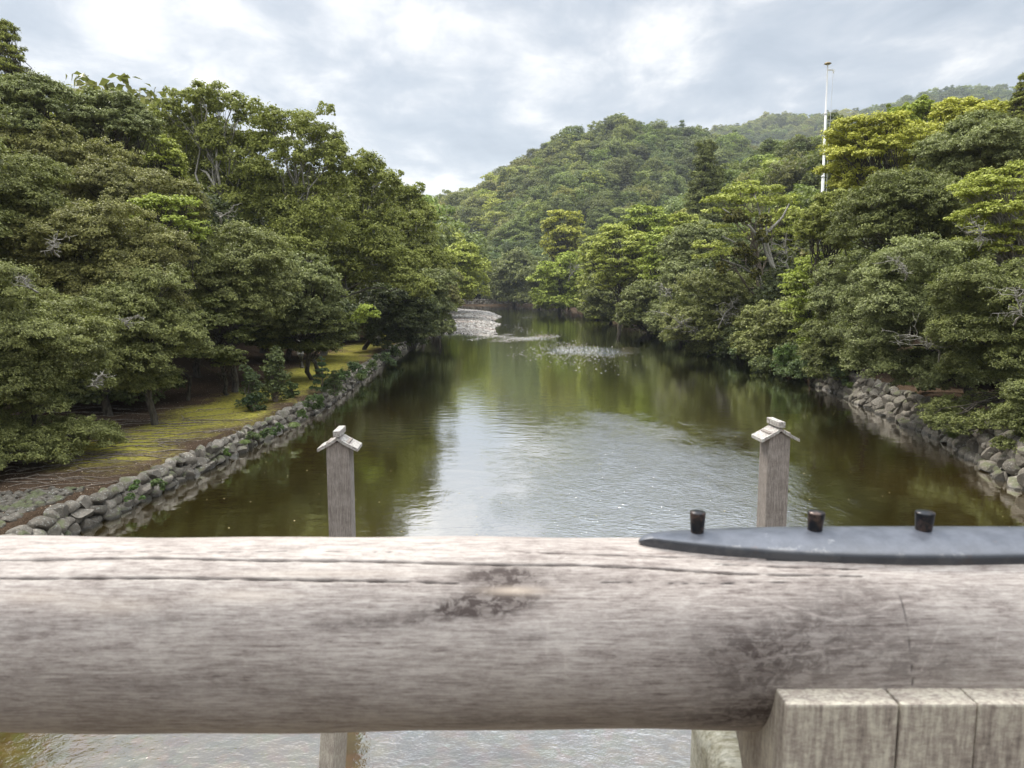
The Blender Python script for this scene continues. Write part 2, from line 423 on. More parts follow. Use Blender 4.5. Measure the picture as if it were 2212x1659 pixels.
tag(o, 'low lichened dry stone wall holding the mossy lawn above the river', 'stone wall')
V, F, A = wall(xr, 14, 57, 4, 1.6, .60, .85, 1)
o = link('stone_wall', npmesh('stone_wall', V, F, M_ROCK, False, {'v': A}))
tag(o, 'high sloping embankment of brown boulders under the overhanging trees opposite the lawn', 'stone wall')
P = []
for k in range(3):
    for x in np.arange(-24, 30, 1.1):
        P.append(rock((x+rng.normal(0, .2), YEND-.6+k*.4, .5+k*.9), (.7, .5, .6), 1))
V, F, A = join(P); o = link('stone_wall', npmesh('stone_wall', V, F, M_ROCK, False, {'v': A}))
tag(o, 'distant grey stone wall at the far bend where the river turns', 'stone wall')

# cobbles beside the wall close to the bridge
P = []
for gx in np.arange(-21, -12.8, .24):
    for gy in np.arange(14, 27.5, .22):
        x, y = gx+rng.normal(0, .05), gy+rng.normal(0, .05)
        if x > xl(y)-.75: continue
        lim = 23.0+(x+14)*.12+rng.normal(0, .15)
        if y > lim: continue
        P.append(rock((x, y, ground_z(x, y)+.0), (.12*rng.uniform(.8, 1.2), .12*rng.uniform(.8, 1.2), .085), 2, planes=3))
V, F, A = join(P); o = link('cobble_path', npmesh('cobble_path', V, F, M_ROCK, True, {'v': A*.35}))
tag(o, kind='structure')

# loose boulders at the toe of the left wall
bl = [((60,1150),.62,'large pale grey boulder lowest at the water beside the handrail'),
      ((135,1140),.42,'flat grey boulder lying at the water just past the largest pale boulder'),
      ((160,1115),.38,'squat light boulder at the water between the flat boulder and the leafy wall plants'),
      ((222,1085),.40,'angular boulder at the foot of the stone wall below the cobbles'),
      ((420,1010),.26,'small rounded boulder at the waterline below the mossy lawn')]
for (X, Y), s, lab in bl:
    p = gnd(X, Y, .05); V, F, A = rock((0, 0, 0), (s*.8, s*.7, s*.55), 3, planes=14)
    o = link('boulder', npmesh('boulder', V, F, M_ROCK, False, {'v': A*.3+.7})); o.location = (p[0]-.1, p[1], .12)
    tag(o, lab, 'boulder', 'boulders at the foot of the left wall')

# gravel bar and shoal
def poly_px(pts, z=0.0): return np.array([gnd(X, Y, z)[:2] for X, Y in pts])
def inside(poly, x, y):
    c = False; n = len(poly); j = n-1
    for i in range(n):
        xi, yi = poly[i]; xj, yj = poly[j]
        if (yi > y) != (yj > y) and x < (xj-xi)*(y-yi)/(yj-yi)+xi: c = not c
        j = i
    return c
def pebble_material():
    m, t, b = mat('pale_pebbles'); a = attrn(t, 'v').outputs['Fac']
    v = mapping(t, (1, 1, 1)); red = smap(t, noise(t, v, .12, 3), .55, .66, 0, .4)
    c = ramp(t, a, [(0, (.13, .115, .095)), (.5, (.28, .25, .215)), (1, (.52, .49, .45))])
    t.links.new(mixc(t, red, c, (.26, .13, .10)), b.inputs['Base Color'])
    b.inputs['Roughness'].default_value = .35; b.inputs['Specular IOR Level'].default_value = .7; return m
M_PEB = pebble_material()
bar = poly_px([(880,712),(915,726),(985,719),(1050,726),(1075,722),(1068,708),(1082,700),(1062,694),(1084,684),(1060,674),(1000,669),(940,668)])
P = []; lo, hi = bar.min(0), bar.max(0)
# bar body: a low mound of shingle
gx = np.linspace(lo[0]-2, hi[0]+2, 60); gy = np.linspace(lo[1]-4, hi[1]+4, 160)
GX, GY = np.meshgrid(gx, gy); GZ = np.zeros_like(GX)
cen = bar.mean(0)
def dist_poly(poly, x, y):
    d = 1e9
    for i in range(len(poly)):
        a, b_ = poly[i], poly[(i+1) % len(poly)]; ab = b_-a; t = np.clip(((x-a[0])*ab[0]+(y-a[1])*ab[1])/(ab@ab), 0, 1)
        d = min(d, math.hypot(x-a[0]-t*ab[0], y-a[1]-t*ab[1]))
    return d
for a in range(GX.shape[0]):
    for b_ in range(GX.shape[1]):
        x, y = GX[a, b_], GY[a, b_]; d = dist_poly(bar, x, y)
        GZ[a, b_] = min(.45, d*.12) if inside(bar, x, y) else -min(.8, d*.3)
GZ += .03*vnoise(GX, GY, 3, 2)
V = np.stack([GX, GY, GZ], -1).reshape(-1, 3); n_ = len(gx)
i = (np.arange(len(gy)-1)[:, None]*n_+np.arange(n_-1)[None, :]).ravel(); F = np.stack([i, i+1, i+n_+1, i+n_], -1)
m, t, b = mat('shingle'); v = mapping(t); nn_ = noise(t, v, 3, 6, .8)
t.links.new(ramp(t, nn_, [(.35, (.13, .115, .095)), (.5, (.27, .24, .205)), (.68, (.45, .42, .38))]), b.inputs['Base Color']); b.inputs['Roughness'].default_value = .7
t.links.new(bumpn(t, nn_, 1, .2), b.inputs['Normal'])
o = link('gravel_bar', npmesh('gravel_bar', V, F, m, True)); tag(o, kind='structure')
cnt = 0
while cnt < 4200:
    x, y = rng.uniform(lo[0], hi[0]), rng.uniform(lo[1], hi[1])
    if not inside(bar, x, y): continue
    s = rng.uniform(.10, .22)*(1+.003*y); P.append(rock((x, y, min(.45, dist_poly(bar, x, y)*.12)), (s, s, s*.5), 1, planes=4)); cnt += 1
shoals = [((1010,735),(1105,722),110,.5), ((1075,737),(1200,725),330,.9), ((1200,742),(1290,775),300,2.0), ((1090,700),(1180,730),70,1.4), ((1130,760),(1260,790),90,1.6), ((1040,722),(1130,732),200,.6)]
for (x0, y0), (x1, y1), n, sp in shoals:
    a, b_ = gnd(x0, y0), gnd(x1, y1)
    for k in range(int(n*3.5)):
        q = a+(b_-a)*rng.random()+np.array([rng.normal(0, sp), rng.normal(0, sp*2.2), 0]); s = rng.uniform(.03, .07)
        P.append(rock((q[0], q[1], rng.uniform(-.03, .008)), (s*1.6, s, s*.4), 1, planes=4))
V, F, A = join(P); o = link('pebbles', npmesh('pebbles', V, F, M_PEB, False, {'v': A})); tag(o, 'pale wet pebbles of the gravel bar and of the shoal trailing into the river', 'gravel', kind='stuff')
# small slab jetty and mud bank at the bend
o = link('stone_slab', bevelled(npmesh('stone_slab', *box((0, 0, 0), (5, 9, .7)), M_ROCK), .1)); p = gnd(988, 664, 0); o.location = (p[0], p[1]-8, .5)
tag(o, 'pale flat stone slab landing behind the gravel bar at the river bend', 'stone slab')

# ------------------------------------------------------------------ foliage engine
def leaves(C, Nrm, L, W, r, droop=0.0):
    """kites: C centres, Nrm approx normals, L/W length,width arrays"""
    n = len(C); Nn = norm(Nrm)
    t = r.normal(size=(n, 3)); t -= (t*Nn).sum(1)[:, None]*Nn; t[:, 2] -= droop; t = norm(t)
    b = np.cross(Nn, t); L = L[:, None]; W = W[:, None]
    V = np.stack([C-t*L*.5, C+b*W*.5+Nn*L*.06, C+t*L*.5-Nn*L*.10, C-b*W*.5+Nn*L*.06], 1).reshape(-1, 3)
    F = np.arange(4*n).reshape(n, 4); return V, F
def sphere_dirs(n, zmin, r):
    z = r.uniform(zmin, 1, n); a = r.uniform(0, 2*math.pi, n); s = np.sqrt(1-z*z)
    return np.stack([s*np.cos(a), s*np.sin(a), z], 1)
def cushion_leaves(c, rad, flat, leaf, lai, r, tuft=.27, zmin=-.35, camcull=True, aspect=.5, up=.5, shell=.82, loose=.2):
    c = np.asarray(c, float); tr = rad*tuft
    nt_ = max(5, int(4.4*(1-zmin)/2*4*(rad*shell)**2/(tr*tr)*.36*(.45+.55*flat)))
    nt_ = min(nt_, 420)
    D = sphere_dirs(nt_, zmin, r)
    if camcull:
        tocam = norm(np.array([0, 0, CAMH+4])-c); keep = (D@tocam > -.25) | (r.random(nt_) < .4); D = D[keep]
    nt_ = len(D)
    T = c+D*np.array([rad, rad, rad*flat])*r.uniform(shell*.82, 1.05, (nt_, 1))
    trs = tr*r.uniform(.65, 1.25, nt_)
    per = np.maximum(4, (lai*6.0*trs**2/(leaf*leaf*aspect*.55))).astype(int)
    idx = np.repeat(np.arange(nt_), per); n = len(idx)
    d = sphere_dirs(n, -.55, r); rr = r.uniform(.3, 1.0, n)**.6*np.where(r.random(n) < loose, r.uniform(1.0, 2.0, n), 1)
    P = T[idx]+d*(trs[idx]*rr)[:, None]*np.array([1, 1, .35+.4*flat])
    Nn = D[idx]*.35+d*.55+np.array([0, 0, up])+r.normal(0, .42, (n, 3))
    L = leaf*r.uniform(.75, 1.3, n); v = np.clip(.5+r.normal(0, .15, nt_)[idx]+r.normal(0, .24, n), 0, 1)
    V, F = leaves(P, Nn, L, L*aspect, r)
    return (V, F, np.repeat(v, 4)), T
def cushions_for(kind, c, a, b_, h, r):
    """list of (centre, radius, flat)"""
    out = []; c = np.asarray(c, float)
    if kind in ('oak', 'dark', 'bush'):
        q = .44; rad = q*(a*b_*h)**(1/3)
        n = int(5.0*((a*b_+a*h+b_*h)/3)/rad**2)
        D = sphere_dirs(n*3, -1, r); pts = []
        for d in D:
            q2 = math.hypot(d[0], d[1]); e2 = d.copy(); e2[:2] *= (max(q2, .3)**-.55) if d[2] < .2 else (max(q2, .3)**-.2)
            p = c+e2*np.array([a, b_, h])*(.84 if r.random() < .85 else .5)
            if all(np.linalg.norm(p-q_) > rad*.6 for q_ in pts): pts.append(p)
            if len(pts) >= n: break
        for p in pts: out.append((p, rad*r.uniform(.8, 1.35), r.uniform(.6, .85)))
        out.append((c, rad*1.3, .9))
    elif kind == 'camphor':
        rad = .27*(a*b_*h)**(1/3); n = int(3.2*((a*b_+a*h+b_*h)/3)/rad**2); pts = []
        D = sphere_dirs(n*3, -.7, r)
        for d in D:
            p = c+d*np.array([a, b_, h])*r.uniform(.35, .95)**.5*np.array([1, 1, 1])
            if all(np.linalg.norm(p-q_) > rad*.95 for q_ in pts): pts.append(p)
            if len(pts) >= n*.7: break
        for p in pts: out.append((p, rad*r.uniform(.75, 1.3), r.uniform(.55, .8)))
    elif kind == 'maple':
        rad = .27*(a*b_)**.5; n = int(60*h/max(a, .1))+34; pts = []
        for k in range(n*4):
            z = r.uniform(-1, 1); wd = math.sqrt(max(.05, 1-z*z*.8)); an = r.uniform(0, 6.28); rr = r.uniform(.25, .95)**.5*wd
            p = c+np.array([a*rr*math.cos(an), b_*rr*math.sin(an), h*z])
            if all(np.linalg.norm((p-q_)*np.array([1, 1, 2.6])) > rad*.62 for q_ in pts): pts.append(p)
            if len(pts) >= n: break
        for p in pts: out.append((p, rad*r.uniform(.7, 1.5), r.uniform(.2, .42)))
    elif kind == 'dome':
        rad = .36*a; n = 30; pts = []
        for d in sphere_dirs(200, -.1, r):
            p = c+d*np.array([a, b_, h*1.5])*.82-np.array([0, 0, h*.7])
            if all(np.linalg.norm(p-q_) > rad*.5 for q_ in pts): pts.append(p)
            if len(pts) >= n: break
        for p in pts: out.append((p, rad*r.uniform(.8, 1.2), .6))
    elif kind in ('conifer', 'pine'):
        lv = 12 if kind == 'conifer' else 8
        for k in range(lv):
            f = k/(lv-1); z = -1+2*f; rr = (1-f)**.8*a*.85+.06*a; m_ = max(1, int(6*(1-f)+2))
            for q_ in range(m_):
                an = q_*6.28/m_+r.uniform(0, 1); g = r.uniform(.55, 1)
                out.append((c+np.array([rr*g*math.cos(an), rr*g*math.sin(an), h*z+r.normal(0, .03*h)]), max(.36*a, rr*.5)*r.uniform(.8, 1.15), .5))
        out.append((c+np.array([0, 0, h]), .26*a, 1.3))
    return out
KMAT = {'oak': M_LEAFG, 'dark': M_LEAFG, 'bush': M_LEAFG, 'camphor': M_LEAF, 'maple': M_LEAF, 'dome': M_LEAFG, 'conifer': M_NEEDLE, 'pine': M_NEEDLE}
NLEAF = 0
def build_crown(cs, kind, d, r, lai=1.0, lpx=2.6, minleaf=.085):
    global NLEAF
    leaf = max(minleaf, lpx*d/741.0); parts, TT = [], []
    kw = dict(oak=dict(tuft=.2, aspect=.5, loose=.35), dark=dict(tuft=.22, aspect=.55, loose=.35), bush=dict(tuft=.3), camphor=dict(tuft=.34, zmin=-.75, aspect=.6, up=.35, loose=.3),
              maple=dict(tuft=.26, aspect=.62, up=.8, shell=.62, zmin=-.6, loose=.5), dome=dict(tuft=.24), conifer=dict(tuft=.35, aspect=.35, up=.2), pine=dict(tuft=.35, aspect=.22, up=.1))[kind]
    for (p, rad, flat) in cs:
        (V, F, A), T = cushion_leaves(p, rad, flat, leaf, lai, r, **kw); parts.append((V, F, A)); TT.append(T)
    V, F, A = join(parts); NLEAF += len(F); return V, F, A, TT
def build_wood(base, c, h, cs, TT, r, rt, bow=.1, twigs=True, lowest=None):
    top = np.asarray(c)+np.array([0, 0, h*.35]); base = np.asarray(base, float)
    tr = wob(base, top, 9, .05, 0, r); parts = [tube(tr, np.linspace(rt, rt*.25, 9), 8)]
    for (p, rad, fl), T in zip(cs, TT):
        p = np.asarray(p); hz = np.clip((p[2]-base[2])/(max(top[2]-base[2], .1))*r.uniform(.45, .8), .18, .85)
        k = hz*8; i0 = int(k); s = tr[i0]+(tr[min(i0+1, 8)]-tr[i0])*(k-i0)
        L = np.linalg.norm(p-s); q = wob(s, p-np.array([0, 0, rad*fl*.2]), 7, .09, bow, r)
        r0 = max(.03, min(rt*.4, .011*L+.015)); parts.append(tube(q, np.linspace(r0, r0*.35, 7), 5))
        if twigs:
            for _ in range(4):
                tgt = T[r.integers(len(T))]; st = q[r.integers(3, 7)]
                parts.append(tube(wob(st, tgt, 4, .1, .05, r), np.linspace(r0*.35, r0*.1, 4), 4))
    return join(parts)
TREES = []; ROOTS = []; LAND = []
def make_tree(kind, X, Yt, Yb, hw, d, tint, label, cat='tree', bark=None, lai=1.0, depth=.9, group=None, cs=None, seed=None, shift=0.0, name=None, bdx=0.0, lpx=2.6, rt=None, twigs=True, extra=None):
    r = np.random.default_rng(seed if seed is not None else int(X*7+Yt*13+d*3) % 100000)
    top, bot = at(X, Yt, d), at(X, Yb, d); a = hw*mpp(d)*(1.12 if kind in ('oak', 'dark') else 1.0); h = (top[2]-bot[2])/2
    g0 = float(ground_z(top[0], top[1]+shift))
    if cs is None and bot[2]-g0 < (7 if X > 1000 and d > 60 else -9) and kind not in ('dome',): bot[2] = g0+.4
    h = (top[2]-bot[2])/2
    cc = (top+bot)/2; b_ = a*depth
    bx = cc[0]+bdx; by = cc[1]+shift; base = np.array([bx, by, float(ground_z(bx, by))])
    root = empty(name or {'conifer': 'conifer_tree', 'pine': 'pine_tree', 'maple': 'maple_tree', 'bush': 'shrub'}.get(kind, 'broadleaf_tree'), base, label, cat, group)
    if cs is None: cs = cushions_for(kind, cc, a*.86, b_*.86, h*.88, r)
    else: cs = [(at(x_, y_, d+dd), rp*mpp(d)*(1.22 if kind == 'camphor' else 1.1), fl) for (x_, y_, dd, rp, fl) in cs]
    ncs = len(cs)
    if kind in ('oak', 'dark') and bot[2]-g0 < 1:
        for q in range(16):
            an = q*.393+r.uniform(0, .3); rr = r.uniform(.22, .32)*a; ex, ey = cc[0]+a*.80*math.cos(an), cc[1]+b_*.80*math.sin(an); cs.append((np.array([ex, ey, max(float(ground_z(ex, ey)), .8)+rr*r.uniform(.55, 1.3)]), rr, .75))
        ncs = len(cs)
    if kind == 'camphor':
        cs = [(p, rad, max(fl, .85)) for p, rad, fl in cs]
        cs = cs+[(p+r.normal(0, 1, 3)*rad*np.array([.8, .8, .55]), rad*r.uniform(.45, .75), fl) for (p, rad, fl) in cs for _ in range(2)]
    V, F, A, TT = build_crown(cs, kind, d, r, lai, lpx)
    o = link('crown', npmesh('crown', V-base, F, KMAT[kind], False, {'v': A}), root); o['tint'] = [float(x) for x in tint]
    V, F, _ = build_wood(base-np.array([0, 0, .3]), cc, h, cs[:ncs], TT[:ncs], r, rt or max(.12, .032*(a+h)), .1 if kind != 'maple' else .04, twigs)
    link('trunk', npmesh('trunk', V-base, F, bark or M_BARK, True), root)
    if extra:
        for nm, ecs, ekind, etint in extra:
            ecs = [(at(x_, y_, d+dd), rp*mpp(d), fl) for (x_, y_, dd, rp, fl) in ecs]
            V, F, A, _t = build_crown(ecs, ekind, d, r, 1.2, lpx)
            o = link(nm, npmesh(nm, V-base, F, KMAT[ekind], False, {'v': A}), root); o['tint'] = [float(x) for x in etint]
    TREES.append((cc[0], cc[1], max(a, 2))); ROOTS.append((root, base, cc)); LAND.append((X, d, label)); return root, base
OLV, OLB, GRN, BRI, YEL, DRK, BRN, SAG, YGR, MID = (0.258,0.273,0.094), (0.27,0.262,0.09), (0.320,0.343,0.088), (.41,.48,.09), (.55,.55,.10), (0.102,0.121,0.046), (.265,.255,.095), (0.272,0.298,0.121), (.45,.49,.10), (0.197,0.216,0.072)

# ---- left bank
T_ = make_tree
L1, b1 = T_('oak', 60, 590, 938, 148, 27.5, OLV, 'broad olive evergreen tree nearest the bridge, drooping over roots beside the cobbles')
T_('oak', -90, 520, 1010, 150, 25, OLV, 'olive evergreen tree cut off by the photo edge above the cobbles')
T_('oak', 322, 565, 866, 104, 34.5, OLV, 'drooping grey-green evergreen whose lowest branches touch the lawn left of the two-stemmed shrub')
T_('oak', 495, 475, 742, 112, 45, OLV, 'rounded grey-olive evergreen in front of the layered dark maple')
T_('oak', 215, 450, 700, 170, 37, OLB, 'brownish olive evergreen rising behind the drooping trees by the lawn', depth=.7)
T_('oak', 40, 330, 640, 175, 38, OLV, 'tall olive evergreen under the high domed crown at the photo edge', depth=.7)
T_('oak', 290, 355, 520, 135, 44, BRN, 'brown-tinged evergreen below the umbrella-shaped crown', depth=.7)
T_('oak', 150, 270, 430, 130, 46, OLB, 'dusty olive evergreen with a flat-topped crown under the dark limbs', depth=.7)
T_('dome', 238, 168, 330, 98, 50, SAG, 'umbrella-crowned evergreen with dark bare limbs showing beneath its dome', shift=2, lai=1.1)
T_('dome', 62, 133, 330, 130, 47, SAG, 'big domed evergreen standing just below the conifer tip', lai=1.1)
T_('conifer', 22, 45, 330, 62, 60, GRN, 'ragged conifer whose tip rises highest above the left bank trees', name='cedar_tree')
T_('maple', 365, 418, 540, 85, 41, BRI, 'light yellow-green tree glowing among the olive evergreens', shift=1, lai=.9)
T_('maple', 350, 290, 420, 55, 56, YGR, 'yellowing tree squeezed between the umbrella crown and the airy camphor')
c12 = [(430,205,0,22,.7),(470,208,1,24,.7),(505,220,-1,20,.7),(400,222,1,24,.7),(360,240,0,22,.7),(345,262,1,20,.7),(385,275,2,26,.7),(420,255,2,18,.7),(530,240,0,16,.7),(450,235,2,20,.6),
       (480,300,1,34,.8),(520,330,0,38,.8),(440,340,2,36,.8),(560,290,1,34,.8),(400,320,3,30,.7),(480,380,2,40,.8),(540,400,1,36,.8),(430,410,2,36,.8),(500,450,0,40,.8),(455,300,0,26,.7)]
T_('camphor', 470, 195, 470, 100, 62, GRN, 'tall airy camphor with separate leaf clumps on bare forked branches against the sky', cs=c12, bark=M_PALE, lai=.85)
c13 = [(585,255,0,24,.7),(625,262,1,28,.7),(665,275,0,28,.7),(700,300,1,28,.7),(728,325,0,22,.7),(735,355,1,20,.7),(590,300,2,28,.8),(640,330,-1,26,.7),(690,350,2,28,.7),(720,390,1,26,.7),(600,360,0,32,.8),
       (655,390,2,32,.8),(610,430,1,36,.8),(680,440,0,36,.8),(560,450,2,34,.8),(640,480,-1,38,.8),(700,490,1,36,.8),(590,520,0,36,.8),(550,370,2,28,.7),(660,535,-2,36,.8)]
T_('camphor', 640, 245, 560, 110, 60, GRN, 'large open-crowned camphor with long pale limbs, its top notched against the sky', cs=c13, bark=M_PALE, lai=.9)
c14 = [(770,360,0,22,.7),(800,362,1,24,.7),(825,385,0,20,.7),(845,410,1,14,.7),(760,395,1,26,.7),(800,420,2,26,.7),(745,440,0,32,.8),(790,460,1,34,.8),(835,470,2,28,.8),(770,510,0,38,.8),(825,520,1,34,.8),(740,540,-1,34,.8),(800,570,-2,34,.7),(860,560,-1,30,.7),(880,600,-2,28,.7),(905,625,-3,22,.7),(760,590,-1,34,.8)]
T_('camphor', 800, 345, 640, 90, 72, GRN, 'camphor leaning over the river with a grey bird on its pale limb', cs=c14, bark=M_PALE, lai=1.0, bdx=-5)
c15 = [(868,414,0,20,.7),(892,428,1,20,.7),(880,450,1,28,.8),(915,480,1,26,.8),(870,500,0,30,.8),(905,530,1,30,.8),(930,560,0,22,.7),(895,575,0,28,.8)]
T_('camphor', 900, 400, 640, 65, 84, GRN, 'smaller camphor standing between the leaning camphor and the dark pine', cs=c15, bark=M_PALE, bdx=-5)
T_('maple', 460, 640, 800, 90, 42, MID, 'dark green layered maple sweeping down to the moss behind the shrub', shift=2)
T_('maple', 660, 640, 765, 120, 52, MID, 'wide dark green maple with flat sprays low over the lawn', shift=3)
T_('camphor', 655, 540, 740, 90, 50, SAG, 'deep green lumpy evergreen above the wide maple, with one light yellow-green spray', lai=1.1, shift=2,
   extra=[('bright_spray', [(790,672,2,20,.7),(775,690,2,16,.6),(808,680,2,14,.6)], 'camphor', BRI)])
T_('dark', 845, 600, 765, 80, 78, DRK, 'very dark evergreen over the end of the mossy lawn', bdx=-3)
T_('dark', 912, 560, 755, 62, 96, SAG, 'grey-green evergreen drooping over the stone wall before the gravel bar', bdx=-3)
T_('pine', 912, 440, 620, 46, 108, MID, 'dark pine with brush-like needles above the bend', bark=M_BARK)
T_('oak', 950, 560, 680, 42, 125, BRN, 'brownish evergreen beneath the dark pine near the gravel bar')
T_('oak', 1000, 515, 668, 50, 175, YGR, 'bright green rounded tree at the river bend, farthest on the left bank', bdx=-9)
T_('maple', 970, 590, 675, 25, 150, BRI, 'narrow yellow-green maple in front of the bright rounded bend tree', bdx=-6)
T_('oak', -330, -180, 760, 230, 31, OLV, 'tall evergreen beyond the left photo edge, seen only mirrored in the water under the handrail', lpx=5, twigs=False)
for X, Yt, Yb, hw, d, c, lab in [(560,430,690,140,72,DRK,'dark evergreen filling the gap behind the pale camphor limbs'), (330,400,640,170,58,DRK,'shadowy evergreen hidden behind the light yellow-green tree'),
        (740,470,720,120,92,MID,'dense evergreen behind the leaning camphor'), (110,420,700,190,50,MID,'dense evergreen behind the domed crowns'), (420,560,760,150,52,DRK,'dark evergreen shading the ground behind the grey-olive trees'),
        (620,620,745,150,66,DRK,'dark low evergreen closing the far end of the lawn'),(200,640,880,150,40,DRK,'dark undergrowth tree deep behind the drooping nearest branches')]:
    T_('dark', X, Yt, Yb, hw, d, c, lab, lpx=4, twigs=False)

# ---- right bank
T_('oak', 2000, 500, 870, 140, 38, SAG, 'large sage-green evergreen overhanging the boulder embankment', lai=1.1, bdx=3)
T_('oak', 2165, 540, 880, 120, 32, MID, 'big green evergreen nearest the photo edge above the dark hollow in the bank', bdx=4)
T_('dark', 2245, 790, 975, 70, 28, MID, 'dark leafy bush hanging over the nearest boulders of the embankment', bdx=2)
T_('maple', 2165, 355, 560, 110, 38, YGR, 'yellow-green tree with bare grey twigs at the photo edge', bark=M_PALE, bdx=3)
T_('oak', 1960, 370, 570, 140, 48, MID, 'dark rounded evergreen in front of the yellow maple', bdx=3)
T_('oak', 2125, 252, 430, 120, 52, SAG, 'high dark-domed evergreen behind the yellow-green edge tree', bdx=2)
T_('maple', 1905, 245, 445, 130, 63, YEL, 'wide yellow maple crown spreading beside the flagpole', lai=1.1)
T_('maple', 2080, 214, 330, 105, 66, YEL, 'second yellow maple crown showing as a band above the high dark dome', lai=1.1)
T_('camphor', 1800, 410, 560, 78, 55, GRN, 'lumpy mid-green tree hiding the foot of the flagpole', lai=1.1)
T_('maple', 1775, 545, 720, 90, 58, BRI, 'layered fresh green maple below the lumpy tree')
T_('oak', 1880, 540, 730, 100, 48, SAG, 'greyish evergreen with rounded lobes in the middle of the right bank')
T_('oak', 1820, 680, 830, 80, 52, MID, 'dark green evergreen low over the start of the bare embankment', bdx=1)
T_('dark', 1700, 650, 780, 95, 68, OLV, 'dull olive evergreen beneath the mistletoe tree')
T_('oak', 1555, 580, 745, 105, 84, OLV, 'olive evergreen with pale dead twigs drooping to the water', bark=M_PALE)
T_('oak', 1470, 560, 720, 55, 104, SAG, 'pale sage evergreen at the waterline left of the olive drooping tree')
T_('oak', 1505, 480, 640, 70, 108, SAG, 'sage-green tree behind the drooping olive evergreen')
T_('maple', 1430, 480, 650, 60, 125, BRI, 'fresh green maple with stacked sprays halfway along the right bank')
T_('maple', 1340, 480, 630, 75, 140, YGR, 'yellow-green maple leaning towards the river before the bend')
T_('dark', 1400, 600, 725, 60, 122, MID, 'dark evergreen hanging low over the water under the green maples')
T_('dark', 1320, 590, 700, 55, 160, MID, 'dark green evergreen at the waterline before the bend')
T_('conifer', 1525, 308, 500, 58, 165, MID, 'tall dark conifer breaking the hillside left of the mistletoe tree', name='cedar_tree')
T_('conifer', 1808, 250, 420, 38, 125, MID, 'dark conifer with a broken top just right of the flagpole', name='cedar_tree')
T_('conifer', 2207, 160, 300, 34, 62, GRN, 'dark conifer tip at the right photo edge', name='cedar_tree')
T_('oak', 1210, 540, 665, 50, 225, BRI, 'light green tree on the right bank closest to the bend')
T_('maple', 1215, 450, 570, 52, 265, YEL, 'yellowish tree with pale bare branches above the bend')
T_('dark', 1262, 575, 672, 45, 232, MID, 'dark evergreen beside the light green bend tree', lpx=3.2)
T_('oak', 1292, 585, 680, 38, 205, OLV, 'small olive evergreen at the waterline just before the bend')
T_('dark', 1110, 540, 665, 55, 320, MID, 'dark green tree over the distant stone wall')
T_('dark', 1165, 560, 665, 45, 300, MID, 'dark evergreen between the distant wall and the light green bend tree')
T_('maple', 1290, 500, 640, 48, 175, YGR, 'light yellow-green layered tree between the bend tree and the leaning riverside maple')
T_('maple', 1395, 440, 560, 62, 165, BRI, 'high yellow-green maple behind the riverside maples')
T_('maple', 1475, 455, 600, 50, 128, YGR, 'yellow-green maple just below the tall dark conifer')
T_('maple', 1700, 445, 560, 60, 90, YGR, 'yellow-green maple filling the gap between the mistletoe tree and the lumpy tree')
T_('maple', 1770, 640, 760, 60, 60, BRI, 'low green maple spray hanging under the layered fresh green maple')
for X, Yt, hw, lab in [(1945, 210, 34, 'cone-shaped green treetop nearest the flagpole above the yellow maple'), (1997, 205, 28, 'narrow cone-shaped green treetop, the middle of three'), (2060, 212, 40, 'broad green treetop beside the middle cone-shaped one')]:
    T_('camphor', X, Yt, 330, hw, 78, BRI, lab)
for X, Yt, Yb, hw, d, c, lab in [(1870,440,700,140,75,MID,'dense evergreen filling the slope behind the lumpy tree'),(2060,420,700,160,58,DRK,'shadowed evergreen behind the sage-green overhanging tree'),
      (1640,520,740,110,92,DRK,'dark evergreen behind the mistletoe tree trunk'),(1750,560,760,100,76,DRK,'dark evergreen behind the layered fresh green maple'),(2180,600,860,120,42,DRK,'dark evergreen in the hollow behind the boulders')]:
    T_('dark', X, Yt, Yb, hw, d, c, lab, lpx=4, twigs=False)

# mistletoe tree with pale forked trunk
cm = [(1600,412,0,34,.2),(1650,410,1,34,.2),(1560,432,0,36,.2),(1625,435,-1,36,.2),(1690,430,1,34,.2),(1545,455,0,24,.2),(1590,460,1,30,.2),(1650,465,0,32,.2),(1700,465,1,28,.2),(1680,440,2,40,.2),
      (1560,490,1,26,.2),(1600,510,0,26,.2),(1700,500,1,30,.2),(1650,500,2,26,.2),(1530,530,-1,34,.22),(1570,545,-1,34,.22),(1520,555,-1,24,.2),(1680,540,1,28,.2),(1640,560,1,20,.2),(1620,395,1,22,.2)]
r_, base_ = T_('maple', 1620, 400, 570, 100, 80, YGR, 'pale-trunked tree with yellow-green sprays and dark mistletoe balls', cs=cm, bark=M_TAN, name='mistletoe_tree', twigs=True, bdx=3, rt=.28)
P = []
pl = [[(1692,650),(1680,610),(1668,570),(1658,530),(1655,490),(1662,450)], [(1668,575),(1652,540),(1645,500),(1640,455),(1630,420)], [(1655,640),(1640,600),(1600,575),(1560,560)], [(1645,520),(1620,490),(1590,470),(1560,450)], [(1640,600),(1622,560),(1600,530),(1560,510)], [(1660,500),(1690,470),(1705,440)]]
for k, q in enumerate(pl):
    pts = np.array([at(x_, y_, 77+.3*j) for j, (x_, y_) in enumerate(q)]); P.append(tube(pts, np.linspace(.30 if k == 0 else .17, .07, len(pts)), 7))
V, F, _ = join(P); link('trunk', npmesh('trunk', V-base_, F, M_PALE, True), r_)
